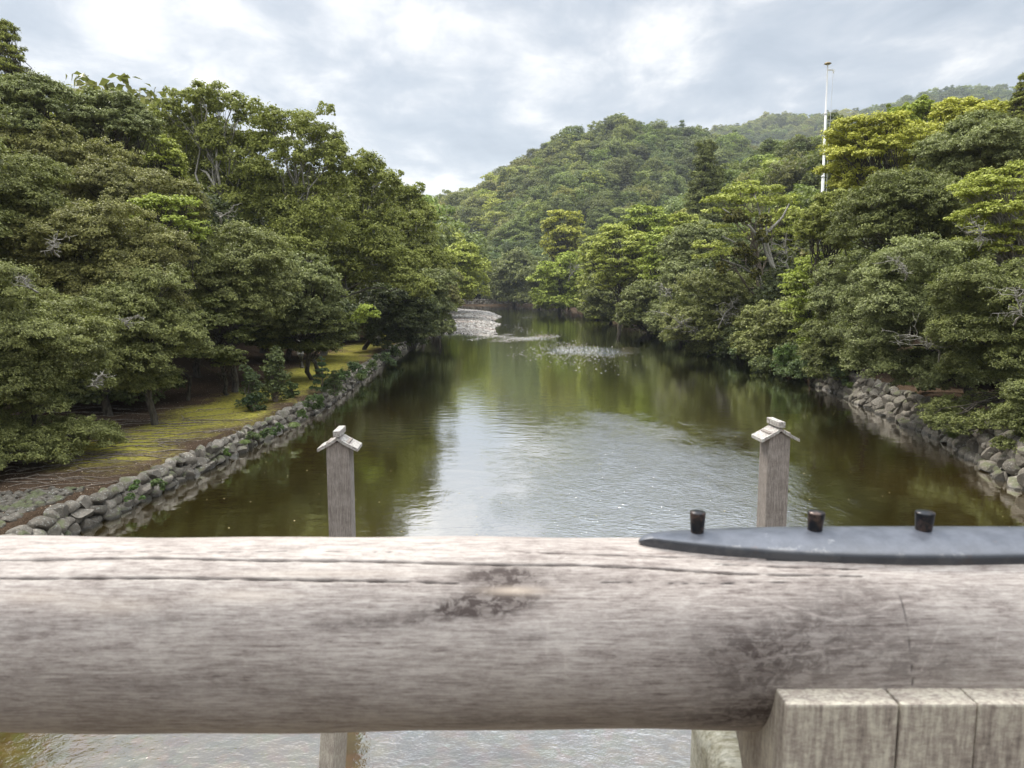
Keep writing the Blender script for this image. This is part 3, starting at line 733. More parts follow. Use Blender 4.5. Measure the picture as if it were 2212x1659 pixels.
for (x_, y_, rp) in [(1590,467,15),(1648,512,14),(1651,478,13),(1600,540,16),(1622,545,11),(1630,590,12),(1575,470,11),(1560,577,12),(1627,562,10),(1612,475,9)]:
    p = at(x_, y_, 76.5); (V, F, A), _t = cushion_leaves(p, rp*mpp(77), .95, .30, 1.6, rng, tuft=.4, zmin=-1)
    o = link('mistletoe', npmesh('mistletoe', V-base_, F, M_NEEDLE, False, {'v': A}), r_); o['tint'] = [.10, .095, .015]

# exposed roots over the left lawn: a part of the nearest tree
P = []
for k in range(150):
    s = gnd(rng.uniform(-60, 440), rng.uniform(880, 1080), .85); L = rng.uniform(.8, 4.5)
    if s[0] > xl(s[1])-1.6: continue
    an = rng.normal(.25, .3); n = 12; pts = []
    for j in range(n):
        x, y = s[0]+math.cos(an)*L*j/(n-1), s[1]+math.sin(an)*L*j/(n-1)+.10*math.sin(j*1.1+k); 
        pts.append((x, y, float(ground_z(x, y))+.02+.02*math.sin(j*1.7+k)))
    r0 = rng.uniform(.012, .035); P.append(tube(pts, np.linspace(r0, r0*.4, n), 5))
V, F, _ = join(P); link('roots', npmesh('roots', V-b1, F, M_TAN, True), L1)

# pale dead branches: parts of the trees they stick out of
def snag(X, Y, d, hpx, lean):
    b0 = at(X, Y, d); H = hpx*mpp(d); own = min(ROOTS, key=lambda q: math.hypot(q[2][0]-b0[0], q[2][1]-b0[1])+.4*abs(q[2][2]-b0[2])); root, g = own[0], own[1]
    inner = b0+np.array([-lean*H*.6, 1.2, -1.1*H]); tk = .0009*d+.012; P = [tube(wob(inner*.35+b0*.65, b0, 5, .04), np.linspace(tk, tk*.9, 5), 6)]
    tip = b0+np.array([lean*H, 0, H*(1-.5*abs(lean))]); main = wob(b0, tip, 7, .09); P.append(tube(main, np.linspace(tk*.9, tk*.3, 7), 6))
    for k in range(16):
        s_ = main[rng.integers(0, 7)]; e = s_+rng.normal(0, 1, 3)*np.array([.38, .25, .22])*H+np.array([lean*.2*H, 0, .15*H]); q = wob(s_, e, 5, .12); P.append(tube(q, np.linspace(tk*.45, tk*.15, 5), 4))
        for _ in range(4):
            s2 = q[rng.integers(2, 5)]; P.append(tube(wob(s2, s2+rng.normal(0, .16*H, 3), 4, .1), np.linspace(tk*.25, tk*.1, 4), 4))
    V, F, _ = join(P); link('dead_branch', npmesh('dead_branch', V-g, F, M_PALE, True), root)
for q in [(112,540,24,34,.35),(475,470,38,26,.9),(2125,520,33,50,-.4),(1960,590,35,40,-.7),(1500,715,80,60,-.9),(1560,690,78,50,.5),(2205,680,26,60,-.3),(1700,590,74,60,-.1),(270,700,28,28,.8),(2030,760,33,60,-.9),(200,830,25,30,.7),(60,620,24,30,-.4),(1230,600,220,30,.5),(1450,640,100,30,-.6)]: snag(*q)

# ------------------------------------------------------------------ shrubs, saplings and wall plants
ORDW = ['first','second','third','fourth','fifth','sixth','seventh','eighth','ninth','tenth','eleventh','twelfth','thirteenth','fourteenth','fifteenth','sixteenth','seventeenth','eighteenth','nineteenth','twentieth']
def plant(name, X, Y, z, hpx, wpx, tint, label, kind='bush', stem=True, cat='shrub', d=None, lpx=2.6, n=9):
    p = gnd(X, Y, z) if d is None else at(X, Y, d); d_ = p[1]; s = mpp(d_)*1.02
    H, Wd = hpx*s, wpx*s*.5; r = np.random.default_rng(int(X*3+Y)); root = empty(name, p, label, cat)
    zf = [r.uniform(.06, .9) for _ in range(n)]
    cs = [(p+np.array([r.uniform(-.8, .8)*Wd*(1.05-.65*q), r.uniform(-.7, .7)*Wd*(1.05-.6*q), H*q]), Wd*r.uniform(.24, .44), .9) for q in zf]
    V, F, A, TT = build_crown(cs, kind, d_, r, .8, lpx, .05)
    o = link('foliage', npmesh('foliage', V-p, F, KMAT[kind], False, {'v': A}), root); o['tint'] = list(tint)
    if stem:
        P = [tube(wob(p+r.normal(0, .05, 3)*[1, 1, 0], c[0], 6, .08), np.linspace(.03, .012, 6), 5) for c in cs]
        V, F, _ = join(P); link('stem', npmesh('stem', V-p, F, M_TAN, True), root)
plant('shrub', 595, 868, .85, 122, 66, (.15,.18,.07), 'tallest upright evergreen shrub alone on the moss, bushy to the ground', n=34, kind='camphor')
plant('shrub', 540, 880, .85, 98, 54, (.12,.155,.07), 'slender two-stemmed shrub just left of the tallest one', n=18, kind='camphor')
plant('shrub', 548, 888, .85, 36, 55, (.045,.075,.03), 'low dark leathery shrub at the foot of the two-stemmed one', n=14, kind='camphor')
plant('shrub', 632, 858, .85, 34, 38, (.12,.16,.06), 'small light shrub right of the tallest shrub', n=12, kind='camphor')
def sapling(X, Y, z, hpx, wpx, tint, label):
    p = gnd(X, Y, z); s = mpp(p[1]); H, Wd = hpx*s, wpx*s*.5; root = empty('pine_sapling', p, label, 'sapling'); cs = []
    for k in range(6):
        f = k/5
        for q in range(4 if k < 5 else 1):
            an = q*1.57+k; rr = Wd*(1-f)*.8; cs.append((p+np.array([rr*math.cos(an), rr*math.sin(an), H*(.15+.82*f)]), Wd*(.35-.12*f), .7))
    V, F, A, TT = build_crown(cs, 'pine', p[1], rng, .5, 3.4, .08)
    o = link('foliage', npmesh('foliage', V-p, F, M_NEEDLE, False, {'v': A}), root); o['tint'] = list(tint)
    P = [tube(wob(p, p+np.array([0, 0, H]), 6, .02), np.linspace(.05, .02, 6), 6)]+[tube(wob(p+np.array([0, 0, c[0][2]-p[2]-.15]), c[0], 4, .05), np.linspace(.02, .01, 4), 4) for c in cs]
    V, F, _ = join(P); link('stem', npmesh('stem', V-p, F, M_TAN, True), root)
sapling(697, 850, .85, 78, 52, (.07,.11,.05), 'young pine sapling with a pale leader at the edge of the wall')
sapling(722, 852, .85, 50, 46, (.075,.095,.035), 'shorter bushy pine sapling beside the one with a pale leader')
for X, Y, hp, wp, tint, lab in [(293,1082,48,44,(.10,.17,.045),'bright leafy plant hanging on the wall beside the cobbles'),(343,1058,34,38,(.12,.17,.06),'pale ferny plant next to the bright leafy plant on the wall'),
      (140,1128,20,24,(.12,.20,.05),'tiny green tuft between the lowest boulders'),(492,990,22,22,(.12,.19,.05),'small bright plant halfway along the stone wall'),(600,938,24,36,(.11,.17,.06),'low green plant on the wall below the shrubs'),
      (690,885,30,40,(.12,.18,.06),'pale green grassy clump at the foot of the pine saplings'),(745,835,36,56,(.13,.20,.07),'broad light green bush covering the wall past the saplings'),(800,810,30,50,(.11,.15,.06),'grassy bush on the wall farther along'),(232,1042,16,40,(.13,.16,.08),'sparse creeping plant over the wall top by the cobbles'),
      (480,972,14,20,(.10,.15,.05),'little creeping plant on the wall top'),(850,775,30,46,(.07,.10,.045),'dull green bush at the far end of the lawn wall'),(650,905,20,26,(.12,.17,.06),'small ferny plant on the wall between shrub and saplings'),(545,955,22,40,(.13,.17,.07),'straggly light plant over the wall left of the shrubs'),(575,945,18,30,(.10,.15,.05),'short green plant at the waterline under the shrubs'),(668,885,28,44,(.12,.17,.06),'grassy plant cloaking the wall just before the saplings'),(720,855,30,50,(.14,.19,.08),'light bush hiding the wall under the shorter sapling'),(772,818,32,60,(.10,.15,.06),'green bush hanging to the water beyond the saplings'),(825,790,30,60,(.10,.14,.06),'dull bush trailing over the wall towards the dark evergreens')]:
    plant('wall_plant', X, Y, .35, hp, wp, tint, lab, stem=False, cat='plant', n=7)
for X, Y, hp, wp, tint, lab in [(1640,782,40,90,(.10,.14,.06),'pale green bush spilling to the waterline below the dull olive evergreen'),(1700,800,44,90,(.12,.19,.05),'bright green bush low over the water on the right bank'),(1762,828,50,64,(.15,.18,.045),'yellowish bush where the bare embankment begins'),
      (1800,835,34,40,(.07,.10,.04),'dark bush next to the yellowish one'),(1990,880,40,56,(.11,.14,.06),'grey-green bush growing out of the embankment boulders'),(1950,862,30,40,(.15,.20,.05),'small yellow-green bush on the embankment'),
      (1600,762,30,60,(.075,.095,.04),'olive bush at the waterline beside the pale dead branches'),(1460,722,22,50,(.08,.10,.05),'low sage bush touching the water'),(1905,820,70,60,(.12,.14,.09),'silvery bush over the boulders'),(1860,800,60,60,(.08,.10,.06),'dense grey bush above the first boulders')]:
    p = gnd(X, Y, .3); plant('bush', X+8, Y-6, .9, hp, wp, tint, lab, stem=False, cat='bush', n=9)
for q in range(20):
    y = 57+q*4.4+rng.uniform(-1, 1); x = float(xr(y))-.1; d_ = y; v_ = np.array([x, y, .3]); Xq = CX+FPX*x/(y*CP+CAMH*SP); dep = y*CP+CAMH*SP; Yq = CY-FPX*((-SP*-1)*0+(y*SP-CAMH*CP+.3*CP))/dep
    plant('bush', Xq, Yq, .3, 2.6*FPX/y*rng.uniform(.7, 1.25), 5.6*FPX/y*rng.uniform(.8, 1.2), [(.13,.18,.07),(.16,.19,.08),(.10,.13,.06),(.20,.24,.08)][q % 4], ORDW[q]+' waterline bush along the right bank, counted from the bare embankment upriver', stem=False, cat='bush', n=12, kind='camphor' if q % 3 else 'bush')
def grass_tuft(X, Y, z, hpx, label, tint=(.14,.19,.05)):
    p = gnd(X, Y, z); s = mpp(p[1])*hpx; P = []; V = []; F = []; 
    for k in range(260):
        a = rng.uniform(0, 6.28); l = rng.uniform(.6, 1.1)*s; o_ = np.array([math.cos(a), math.sin(a), 0]); b0 = rng.normal(0, .08, 3)*s*[1, 1, 0]; side = np.array([-o_[1], o_[0], 0])*.012
        m1, m2 = b0+o_*l*.3+np.array([0, 0, l*.55]), b0+o_*l*.75+np.array([0, 0, l*.25]); i0 = len(V)
        V += [b0-side, b0+side, m1+side, m1-side, m2+side*.2, m2-side*.2]; F += [[i0, i0+1, i0+2, i0+3], [i0+3, i0+2, i0+4, i0+5]]
    o = link('grass_tuft', npmesh('grass_tuft', np.array(V), np.array(F), M_LEAF, False, {'v': rng.random(len(V))})); o.location = tuple(p); o['tint'] = list(tint); tag(o, label, 'grass tuft')
grass_tuft(2058, 945, .6, 34, 'drooping grass tuft rooted between the embankment boulders')
grass_tuft(530, 960, .5, 18, 'thin grass tuft on the lawn wall before the shrubs')
grass_tuft(635, 925, .5, 22, 'grass tuft hanging over the lawn wall below the small light shrub')
grass_tuft(780, 822, .6, 26, 'pale grass tuft trailing to the water past the saplings')
grass_tuft(1835, 838, .7, 22, 'small grass tuft on the first bare boulders of the embankment')

# fallen leaves and twigs on the moss
n = 9000; y = rng.uniform(20, 85, n); x = xl(y)-.5-np.abs(rng.normal(0, 5, n)); z = ground_z(x, y)+.015
V, F = leaves(np.stack([x, y, z], 1), np.tile([0, 0, 1.0], (n, 1))+rng.normal(0, .25, (n, 3)), rng.uniform(.04, .09, n), rng.uniform(.02, .05, n), rng)
m, t, b = mat('dry_leaves'); t.links.new(ramp(t, attrn(t, 'v').outputs['Fac'], [(0, (.07, .04, .02)), (.6, (.22, .14, .08)), (1, (.5, .42, .3))]), b.inputs['Base Color'])
o = link('leaf_litter', npmesh('leaf_litter', V, F, m, False, {'v': np.repeat(rng.random(n), 4)})); tag(o, 'dry brown and pale fallen leaves scattered over the moss', 'leaf litter', kind='stuff')
n = 260; y = 14+rng.random(n)**1.6*60; x = xl(y)+1+rng.random(n)*(xr(y)-xl(y)-2)
V, F = leaves(np.stack([x, y, np.full(n, .012)], 1), np.tile([0, 0, 1.0], (n, 1)), rng.uniform(.04, .08, n), rng.uniform(.03, .06, n), rng)
m, t, b = mat('floating_leaves'); b.inputs['Base Color'].default_value = (.55, .45, .16, 1)
o = link('floating_leaves', npmesh('floating_leaves', V, F, m)); tag(o, 'small yellow leaves floating on the river', 'floating leaves', kind='stuff')

# ------------------------------------------------------------------ hillside forest
def hill_proto(kind, seed):
    r = np.random.default_rng(seed); c = np.array([0, 0, 1.0])
    hh = {'oak': .75, 'camphor': .85, 'maple': .8, 'conifer': 1.25, 'dark': .95}[kind]; aa = .68 if kind == 'conifer' else 1.0
    if kind == 'conifer': c = np.array([0, 0, 1.5])
    cs = cushions_for(kind, c, aa*.85, aa*.85, hh*.9, r); P = []
    kw = dict(oak=dict(tuft=.36, aspect=.7), dark=dict(tuft=.36, aspect=.7), camphor=dict(tuft=.42, aspect=.7), maple=dict(tuft=.36, up=1.0, aspect=.75, shell=.6), conifer=dict(tuft=.45, aspect=.5))[kind]
    for (p, rad, fl) in cs:
        (V, F, A), _t = cushion_leaves(p, rad, fl, .085, .55, r, camcull=False, **kw); P.append((V, F, A))
    V, F, A = join(P); nl = len(F)
    W = [tube(wob((0, 0, -1.2), (0, 0, c[2]), 5, .03), np.linspace(.07, .03, 5), 5)]
    for (p, rad, fl) in cs[::2]: W.append(tube(wob((0, 0, c[2]*.4), p, 4, .08), np.linspace(.03, .01, 4), 4))
    Vw, Fw, _ = join(W); F = np.concatenate([F, Fw+len(V)]); V = np.concatenate([V, Vw]); A = np.concatenate([A, np.zeros(len(Vw))])
    return npmesh('hill_tree', V, F, [M_NEEDLE if kind == 'conifer' else M_LEAF, M_PALE if kind == 'maple' else M_BARK], False, {'v': A}, np.concatenate([np.zeros(nl), np.ones(len(Fw))]))
KP = ['oak', 'oak', 'camphor', 'camphor', 'maple', 'dark', 'conifer', 'maple']
PROTO = [hill_proto(k, 100+i) for i, k in enumerate(KP)]
TN = [(0.264,0.280,0.090), (0.192,0.224,0.070), GRN, (0.252,0.302,0.075), (0.360,0.403,0.075), (0.180,0.213,0.075), (0.144,0.174,0.060), (0.360,0.392,0.085)]
cand = []
def hill_scatter(y0, y1, X0, X1, sp, side=None, size=1.0):
    y = y0
    while y < y1:
        s = sp*(1+(y-y0)/(y1-y0)*.25); xa, xb = (X0-CX)/FPX*y, (X1-CX)/FPX*y; x = xa+rng.uniform(0, s)
        while x < xb:
            px, py = x+rng.normal(0, s*.25), y+rng.normal(0, s*.25); e = max(xl(py)-px, px-xr(py), py-YEND)
            lim = 4.0 if y0 < 300 else 1.5
            if e > lim and (py > 118 or all((px-a)**2+(py-b)**2 > (c*.95+1.5)**2 for a, b, c in TREES)): cand.append((px, py, s*size))
            x += s
        y += s*.9
hill_scatter(56, 118, -100, 880, 9.5, size=1.1)
hill_scatter(118, 260, 300, 1010, 13, size=1.1)
hill_scatter(66, 118, 1500, 2500, 7.5)
hill_scatter(118, 330, 1180, 2450, 9)
hill_scatter(337, 352, 1000, 1330, 6.5, size=1.2)
hill_scatter(352, 720, 880, 2300, 9.6, size=1.12)
hill_scatter(820, 1620, 1300, 2350, 17, size=.8)
cand = np.array(cand); gz = ground_z(cand[:, 0], cand[:, 1])
order = np.argsort(cand[:, 1]); cand = cand[order]; gz = gz[order]
# what a straight line from the camera can reach (terrain hides the rest)
def visible(px, py, pz):
    t = np.linspace(.15, .97, 22); zz_ = CAMH+(pz+6-CAMH)*t; return np.all(ground_z(px*t, py*t) < zz_+1)
vis = np.array([visible(a[0], a[1], z) for a, z in zip(cand, gz)]); cand, gz = cand[vis], gz[vis]
idx = np.zeros(len(cand), int); tint = np.zeros((len(cand), 3)); scl = np.zeros((len(cand), 3)); rot = rng.uniform(0, 6.28, len(cand))
for k, (px, py, s) in enumerate(cand):
    pn = vnoise(px, py, 45, 8); u = rng.random()
    pr = [.2, .2, .17, .17, .06+.05*(pn > .2), .08, .07+.08*(pn < -.3), .05]; pr = np.array(pr)/sum(pr); idx[k] = rng.choice(8, p=pr)
    pq = vnoise(px, py, 70, 11); base = np.array(TN[idx[k]])*rng.uniform(.65, 1.3)*(1+.28*pq)*np.array([1+.15*pq, 1, 1-.1*pq])*(1+rng.normal(0, .04, 3)); tint[k] = base
    r0 = s*.62*rng.uniform(.7, 1.45); scl[k] = (r0, r0, r0*rng.uniform(.9, 1.25)*(.72 if KP[idx[k]] == 'conifer' else 1))
NIND = max(0, 298-len(TREES))
def zone(px, py):
    if py > 330: return 'on the central hill beyond the river bend', 'trees on the central hill'
    if px > 0: return 'on the slope above the right bank', 'trees on the right slope'
    return 'in the wood behind the left bank', 'trees behind the left bank'
LMK = [(-400,'the drooping trees by the cobbles'),(235,'the umbrella-crowned tree'),(470,'the tall airy camphor'),(640,'the open-crowned camphor'),(800,'the leaning camphor'),(920,'the dark pine at the bend'),(1010,'the bright bend tree'),(1110,'the distant stone wall'),(1215,'the light green bend tree'),(1335,'the yellow-green riverside maple'),(1435,'the stacked fresh green maple'),(1525,'the tall dark conifer'),(1620,'the mistletoe tree'),(1700,'the bare grey branches'),(1780,'the flagpole'),(1860,'the lumpy tree'),(1950,'the yellow maple'),(2050,'the three cone-shaped treetops'),(2130,'the high dark dome'),(2230,'the right photo edge')]
ORD = ['nearest','second','third','fourth','fifth','sixth','seventh','eighth','ninth','tenth','eleventh','twelfth','thirteenth','fourteenth','fifteenth','sixteenth','seventeenth','eighteenth','nineteenth','twentieth','twenty-first','twenty-second','twenty-third','twenty-fourth','twenty-fifth','twenty-sixth','twenty-seventh','twenty-eighth','twenty-ninth','thirtieth']
RANK = {}
def hill_label(ds, x, y):
    Xp = CX+FPX*x/(y*CP); nm = min(LMK, key=lambda q: abs(q[0]-Xp))[1]; side = 'beyond the river bend' if y > 330 else ('up the right slope' if x > 0 else 'in the left wood')
    k = RANK[(nm, ds, side)] = RANK.get((nm, ds, side), -1)+1
    return f"{ORD[min(k, 29)]} {ds} behind {nm}, {side}"
DSC = {'oak': ('broadleaf_tree', 'round olive-green tree'), 'camphor': ('broadleaf_tree', 'lumpy mid-green tree'), 'maple': ('maple_tree', 'yellow-green flat-layered tree'), 'dark': ('broadleaf_tree', 'dark dense evergreen tree'), 'conifer': ('cedar_tree', 'dark pointed conifer')}
kinds_col = bpy.data.collections.new('tree_kinds'); seen = {}
for k in range(min(NIND, len(cand))):
    kd = KP[idx[k]]; nm, ds = DSC[kd]; wh, gr = zone(cand[k, 0], cand[k, 1])
    o = link(nm, PROTO[idx[k]]); o.location = (cand[k, 0], cand[k, 1], gz[k]+scl[k, 2]*.15); o.scale = scl[k]; o.rotation_euler = (0, 0, rot[k]); o['tint'] = [float(x) for x in tint[k]]
    tag(o, hill_label(ds, cand[k, 0], cand[k, 1]), 'tree', gr)
    if idx[k] not in seen: seen[idx[k]] = o
for k in range(8):
    if k not in seen:
        j = int(np.argmax((idx == k) & (np.arange(len(idx)) >= NIND))); kd = KP[k]; nm, ds = DSC[kd]; wh, gr = zone(cand[j, 0], cand[j, 1])
        o = link(nm, PROTO[k]); o.location = (cand[j, 0], cand[j, 1], gz[j]); o.scale = scl[j]; o['tint'] = [float(x) for x in tint[j]]; tag(o, hill_label(ds, cand[j, 0], cand[j, 1]), 'tree', gr); seen[k] = o
rest = np.arange(NIND, len(cand))
def forest(name, sel, label, k):
    if not len(sel): return
    me = bpy.data.meshes.new(name); me.vertices.add(len(sel)); P = np.stack([cand[sel, 0], cand[sel, 1], gz[sel]+scl[sel, 2]*.15], 1); me.vertices.foreach_set('co', P.astype(np.float32).ravel())
    for an, ty, dat, key in (('rz', 'FLOAT', rot[sel], 'value'), ('scl', 'FLOAT_VECTOR', scl[sel], 'vector'), ('tint', 'FLOAT_VECTOR', tint[sel], 'vector')):
        a = me.attributes.new(an, ty, 'POINT'); a.data.foreach_set(key, np.asarray(dat, dtype=np.float32).ravel())
    o = link(name, me); tag(o, label, 'forest', kind='stuff')
    g = bpy.data.node_groups.new(name+'_nodes', 'GeometryNodeTree'); g.interface.new_socket('Geometry', in_out='INPUT', socket_type='NodeSocketGeometry'); g.interface.new_socket('Geometry', in_out='OUTPUT', socket_type='NodeSocketGeometry')
    gi, go = g.nodes.new('NodeGroupInput'), g.nodes.new('NodeGroupOutput'); ip = g.nodes.new('GeometryNodeInstanceOnPoints'); oi = g.nodes.new('GeometryNodeObjectInfo'); oi.inputs['Object'].default_value = seen[k]
    def na(nm, ty):
        q = g.nodes.new('GeometryNodeInputNamedAttribute'); q.data_type = ty; q.inputs[0].default_value = nm; return q.outputs[0]
    cx_ = g.nodes.new('ShaderNodeCombineXYZ'); g.links.new(na('rz', 'FLOAT'), cx_.inputs[2])
    g.links.new(gi.outputs[0], ip.inputs['Points']); g.links.new(oi.outputs['Geometry'], ip.inputs['Instance']); g.links.new(cx_.outputs[0], ip.inputs['Rotation']); g.links.new(na('scl', 'FLOAT_VECTOR'), ip.inputs['Scale'])
    g.links.new(ip.outputs[0], go.inputs[0]); md = o.modifiers.new('forest', 'NODES'); md.node_group = g
for k in range(8):
    kd = DSC[KP[k]][1]
    forest('hillside_forest', rest[(idx[rest] == k) & (cand[rest, 1] < 760)], 'unbroken forest of '+kd+'s covering the central hill', k)
    forest('ridge_forest', rest[(idx[rest] == k) & (cand[rest, 1] >= 760)], 'distant forest of '+kd+'s on the long ridge behind the flagpole', k)
print('leaves', NLEAF, 'hill', len(cand), 'special', len(TREES))

# ------------------------------------------------------------------ flagpole
m_white, t, b = mat('white_paint'); b.inputs['Base Color'].default_value = (.80, .80, .78, 1); b.inputs['Roughness'].default_value = .35
m_gold, t, b = mat('bronze_cap'); b.inputs['Base Color'].default_value = (.35, .27, .15, 1); b.inputs['Metallic'].default_value = .7; b.inputs['Roughness'].default_value = .4
DP = 80; top = at(1788, 140, DP); low = at(1776, 430, DP); gx_, gy_ = low[0], DP; gz_ = float(ground_z(gx_, gy_))
root = empty('flagpole', (gx_, gy_, gz_), 'tall white flagpole rising out of the right bank trees', 'flagpole')
ax_ = top-low; ax_ /= ax_[2]
def pp(z): return low+ax_*(z-low[2])-np.array([gx_, gy_, gz_])
zb, zt = gz_, top[2]
zs = [zb, zb+(zt-zb)*.60, zb+(zt-zb)*.60+.02, zt-(zt-low[2])*.36, zt-(zt-low[2])*.36+.02, zt]
rs = [.17, .15, .125, .115, .09, .065]
V, F = tube([pp(z) for z in zs], rs, 16); link('pole', npmesh('pole', V, F, m_white, True), root)
for zc, rr in ((zs[3], .15), (zs[1], .18)):
    V, F = tube([pp(zc-.1), pp(zc-.08), pp(zc+.08), pp(zc+.1)], [.05, rr, rr, .05], 16); link('collar', npmesh('collar', V, F, m_white, True), root)
V, F = tube([pp(zt), pp(zt+.04), pp(zt+.12), pp(zt+.22), pp(zt+.28)], [.05, .26, .38, .22, .02], 16); link('finial', npmesh('finial', V, F, m_gold, True), root)
V, F = join([box(pp(zt-.5)+np.array([.35, 0, 0]), (.6, .08, .12)), box(pp(zt-.65)+np.array([.62, 0, 0]), (.16, .1, .35))])[:2]; link('halyard_arm', npmesh('halyard_arm', V, F, m_white), root)
V, F = tube([pp(zt-.7)+np.array([.6, 0, 0]), pp(zt-9)+np.array([.42, 0, 0]), pp(zb+3)+np.array([.3, 0, 0])], [.02]*3, 5); link('halyard', npmesh('halyard', V, F, m_white), root)

# ------------------------------------------------------------------ grey bird on the pale limb
pb = at(808, 494, 69); root = link('bird', None); bpy.data.objects.remove(root)
bm = bmesh.new(); bmesh.ops.create_uvsphere(bm, u_segments=16, v_segments=10, radius=1)
for v in bm.verts:
    x, y, z = v.co; s = (1-.25*max(z, 0)); v.co = Vector((x*.11*s+.03*z, y*.10*s, z*.22-(.12*max(-z-.5, 0)))); 
    if z < -.5: v.co.x -= .12*(-z-.5); v.co.y *= .5
    if z > .55: v.co.x += .09*(z-.55); v.co.y *= .8
bmesh.ops.create_icosphere(bm, subdivisions=2, radius=.068, matrix=Matrix.Translation((.075, 0, .27)))
bmesh.ops.create_cone(bm, segments=6, radius1=.02, radius2=.003, depth=.09, matrix=Matrix.Translation((.16, 0, .27)) @ Matrix.Rotation(R(90), 4, 'Y'))
for s in (-.03, .03): bmesh.ops.create_cone(bm, segments=5, radius1=.01, radius2=.01, depth=.12, matrix=Matrix.Translation((.02, s, -.24)))
me = bpy.data.meshes.new('bird'); bm.to_mesh(me); bm.free(); m, t, b = mat('grey_feathers'); b.inputs['Base Color'].default_value = (.22, .24, .28, 1); me.materials.append(m)
o = link('bird', me); o.location = tuple(pb); o.scale = (1.4,)*3; tag(o, 'grey bird perched upright on a pale limb of the camphor leaning over the river', 'bird')

# ------------------------------------------------------------------ weathered timber
def wood_material(name, c_dark, c_mid, c_light, gs=(1.2, 14, 14), lich=0.0, warp=.6, attrs=False, bump=.35, bd=.004):
    m, t, b = mat(name); v = mapping(t, gs)
    g1 = noise(t, v, 6, 6, .65, warp); g2 = noise(t, mapping(t, (gs[0]*2.5, gs[1]*5, gs[2]*5)), 6, 4, .6); bl_ = noise(t, mapping(t, (3, 4, 4)), 1.6, 5, .6)
    iso = noise(t, mapping(t, (14, 34, 34)), 4, 8, .85, .4)
    k = mathn(t, 'ADD', mathn(t, 'MULTIPLY', g1, .24), mathn(t, 'ADD', mathn(t, 'MULTIPLY', g2, .28), mathn(t, 'ADD', mathn(t, 'MULTIPLY', bl_, .15), mathn(t, 'MULTIPLY', iso, .36))))
    c = ramp(t, k, [(.41, c_dark), (.50, c_mid), (.59, c_light)])
    if attrs:
        spots = smap(t, noise(t, mapping(t, (10, 16, 16)), 5, 6, .75, .5), .42, .58)
        dk = attrn(t, 'dirt').outputs['Fac']
        c = mixc(t, mathn(t, 'MULTIPLY', dk, mathn(t, 'ADD', .55, mathn(t, 'MULTIPLY', spots, .6)), clamp=True), c, (.06, .045, .040))
        c = mixc(t, mathn(t, 'MULTIPLY', attrn(t, 'pale').outputs['Fac'], .7), c, (.60, .50, .40))
        c = mixc(t, mathn(t, 'MULTIPLY', attrn(t, 'scratch').outputs['Fac'], .55), c, (.52, .46, .42))
        c = mixc(t, attrn(t, 'crack').outputs['Fac'], c, (.03, .025, .025))
    if lich:
        l = smap(t, noise(t, mapping(t, (1, 1, 1)), 16, 5, .75), .47, .56, 0, lich); c = mixc(t, l, c, (.55, .56, .50))
        l = smap(t, noise(t, mapping(t, (1, 1.3, 1)), 24, 5, .75), .54, .60, 0, lich); c = mixc(t, l, c, (.05, .05, .045))
    t.links.new(c, b.inputs['Base Color']); b.inputs['Roughness'].default_value = .72; b.inputs['Specular IOR Level'].default_value = .3
    t.links.new(bumpn(t, k, bump, bd), b.inputs['Normal']); return m
M_RAIL = wood_material('weathered_rail', (.15, .12, .108), (.325, .285, .258), (.485, .44, .40), gs=(1.8, 12, 12), attrs=True, warp=.7)
M_POSTF = wood_material('weathered_board', (.15, .125, .105), (.33, .285, .24), (.56, .52, .42), gs=(12, 12, 1.0), bump=.5)
M_POST = wood_material('grey_post', (.125, .105, .09), (.235, .205, .182), (.38, .34, .305), gs=(9, 9, .35), warp=.3, bump=.5, bd=.01)
M_CAP = wood_material('lichened_cap', (.16, .135, .125), (.33, .29, .27), (.50, .46, .43), gs=(5, 5, 5), lich=.65, bump=.6, bd=.01)

RC = np.array([0, .919, CAMH-.443]); RR = .12
def rail_hit(X, Y):
    v = ray(X, Y); o = np.array([0, 0, CAMH])-RC; a = v[1]**2+v[2]**2; b_ = 2*(o[1]*v[1]+o[2]*v[2]); c = o[1]**2+o[2]**2-RR**2
    dsc = b_*b_-4*a*c; tt = (-b_-math.sqrt(max(dsc, 0)))/(2*a); p = o+v*tt; return p[0], math.atan2(p[2], -p[1])   # x, angle from facing-camera horizontal upward
xs = np.concatenate([np.linspace(-3.2, -.86, 40), np.arange(-.84, .86, .0019), np.linspace(.88, 3.2, 40)])
th = np.concatenate([np.arange(-1.25, 1.75, .011), np.linspace(1.78, 2*math.pi-1.28, 40)])
TX, TH = np.meshgrid(xs, th, indexing='ij')
S = TH*RR                                                    # arc length
lump = .0022*np.sin(TX*3.1+TH*2)+.0016*np.sin(TX*7.3-TH*3+1)+.0007*np.sin(TX*23+TH*5)
wid_ = .0022*np.cos(TX*1.2)
rad_ = RR+lump+wid_-.002
crack = np.zeros_like(TX); scratch = np.zeros_like(TX); dirt = np.zeros_like(TX); pale = np.zeros_like(TX)
def path_dist(pts, taper=True):
    q = np.array([(lambda h: (h[0], h[1]*RR))(rail_hit(*p)) for p in pts]); D = np.full(TX.shape, 1e3); TT_ = np.zeros_like(TX); Ltot = np.sum(np.linalg.norm(np.diff(q, axis=0), axis=1)); acc = 0
    for a, b_ in zip(q[:-1], q[1:]):
        ab = b_-a; L = np.linalg.norm(ab); t = np.clip(((TX-a[0])*ab[0]+(S-a[1])*ab[1])/(L*L), 0, 1); d = np.hypot(TX-a[0]-t*ab[0], S-a[1]-t*ab[1]); mk = d < D; D = np.where(mk, d, D); TT_ = np.where(mk, (acc+t*L)/Ltot, TT_); acc += L
    return D, TT_
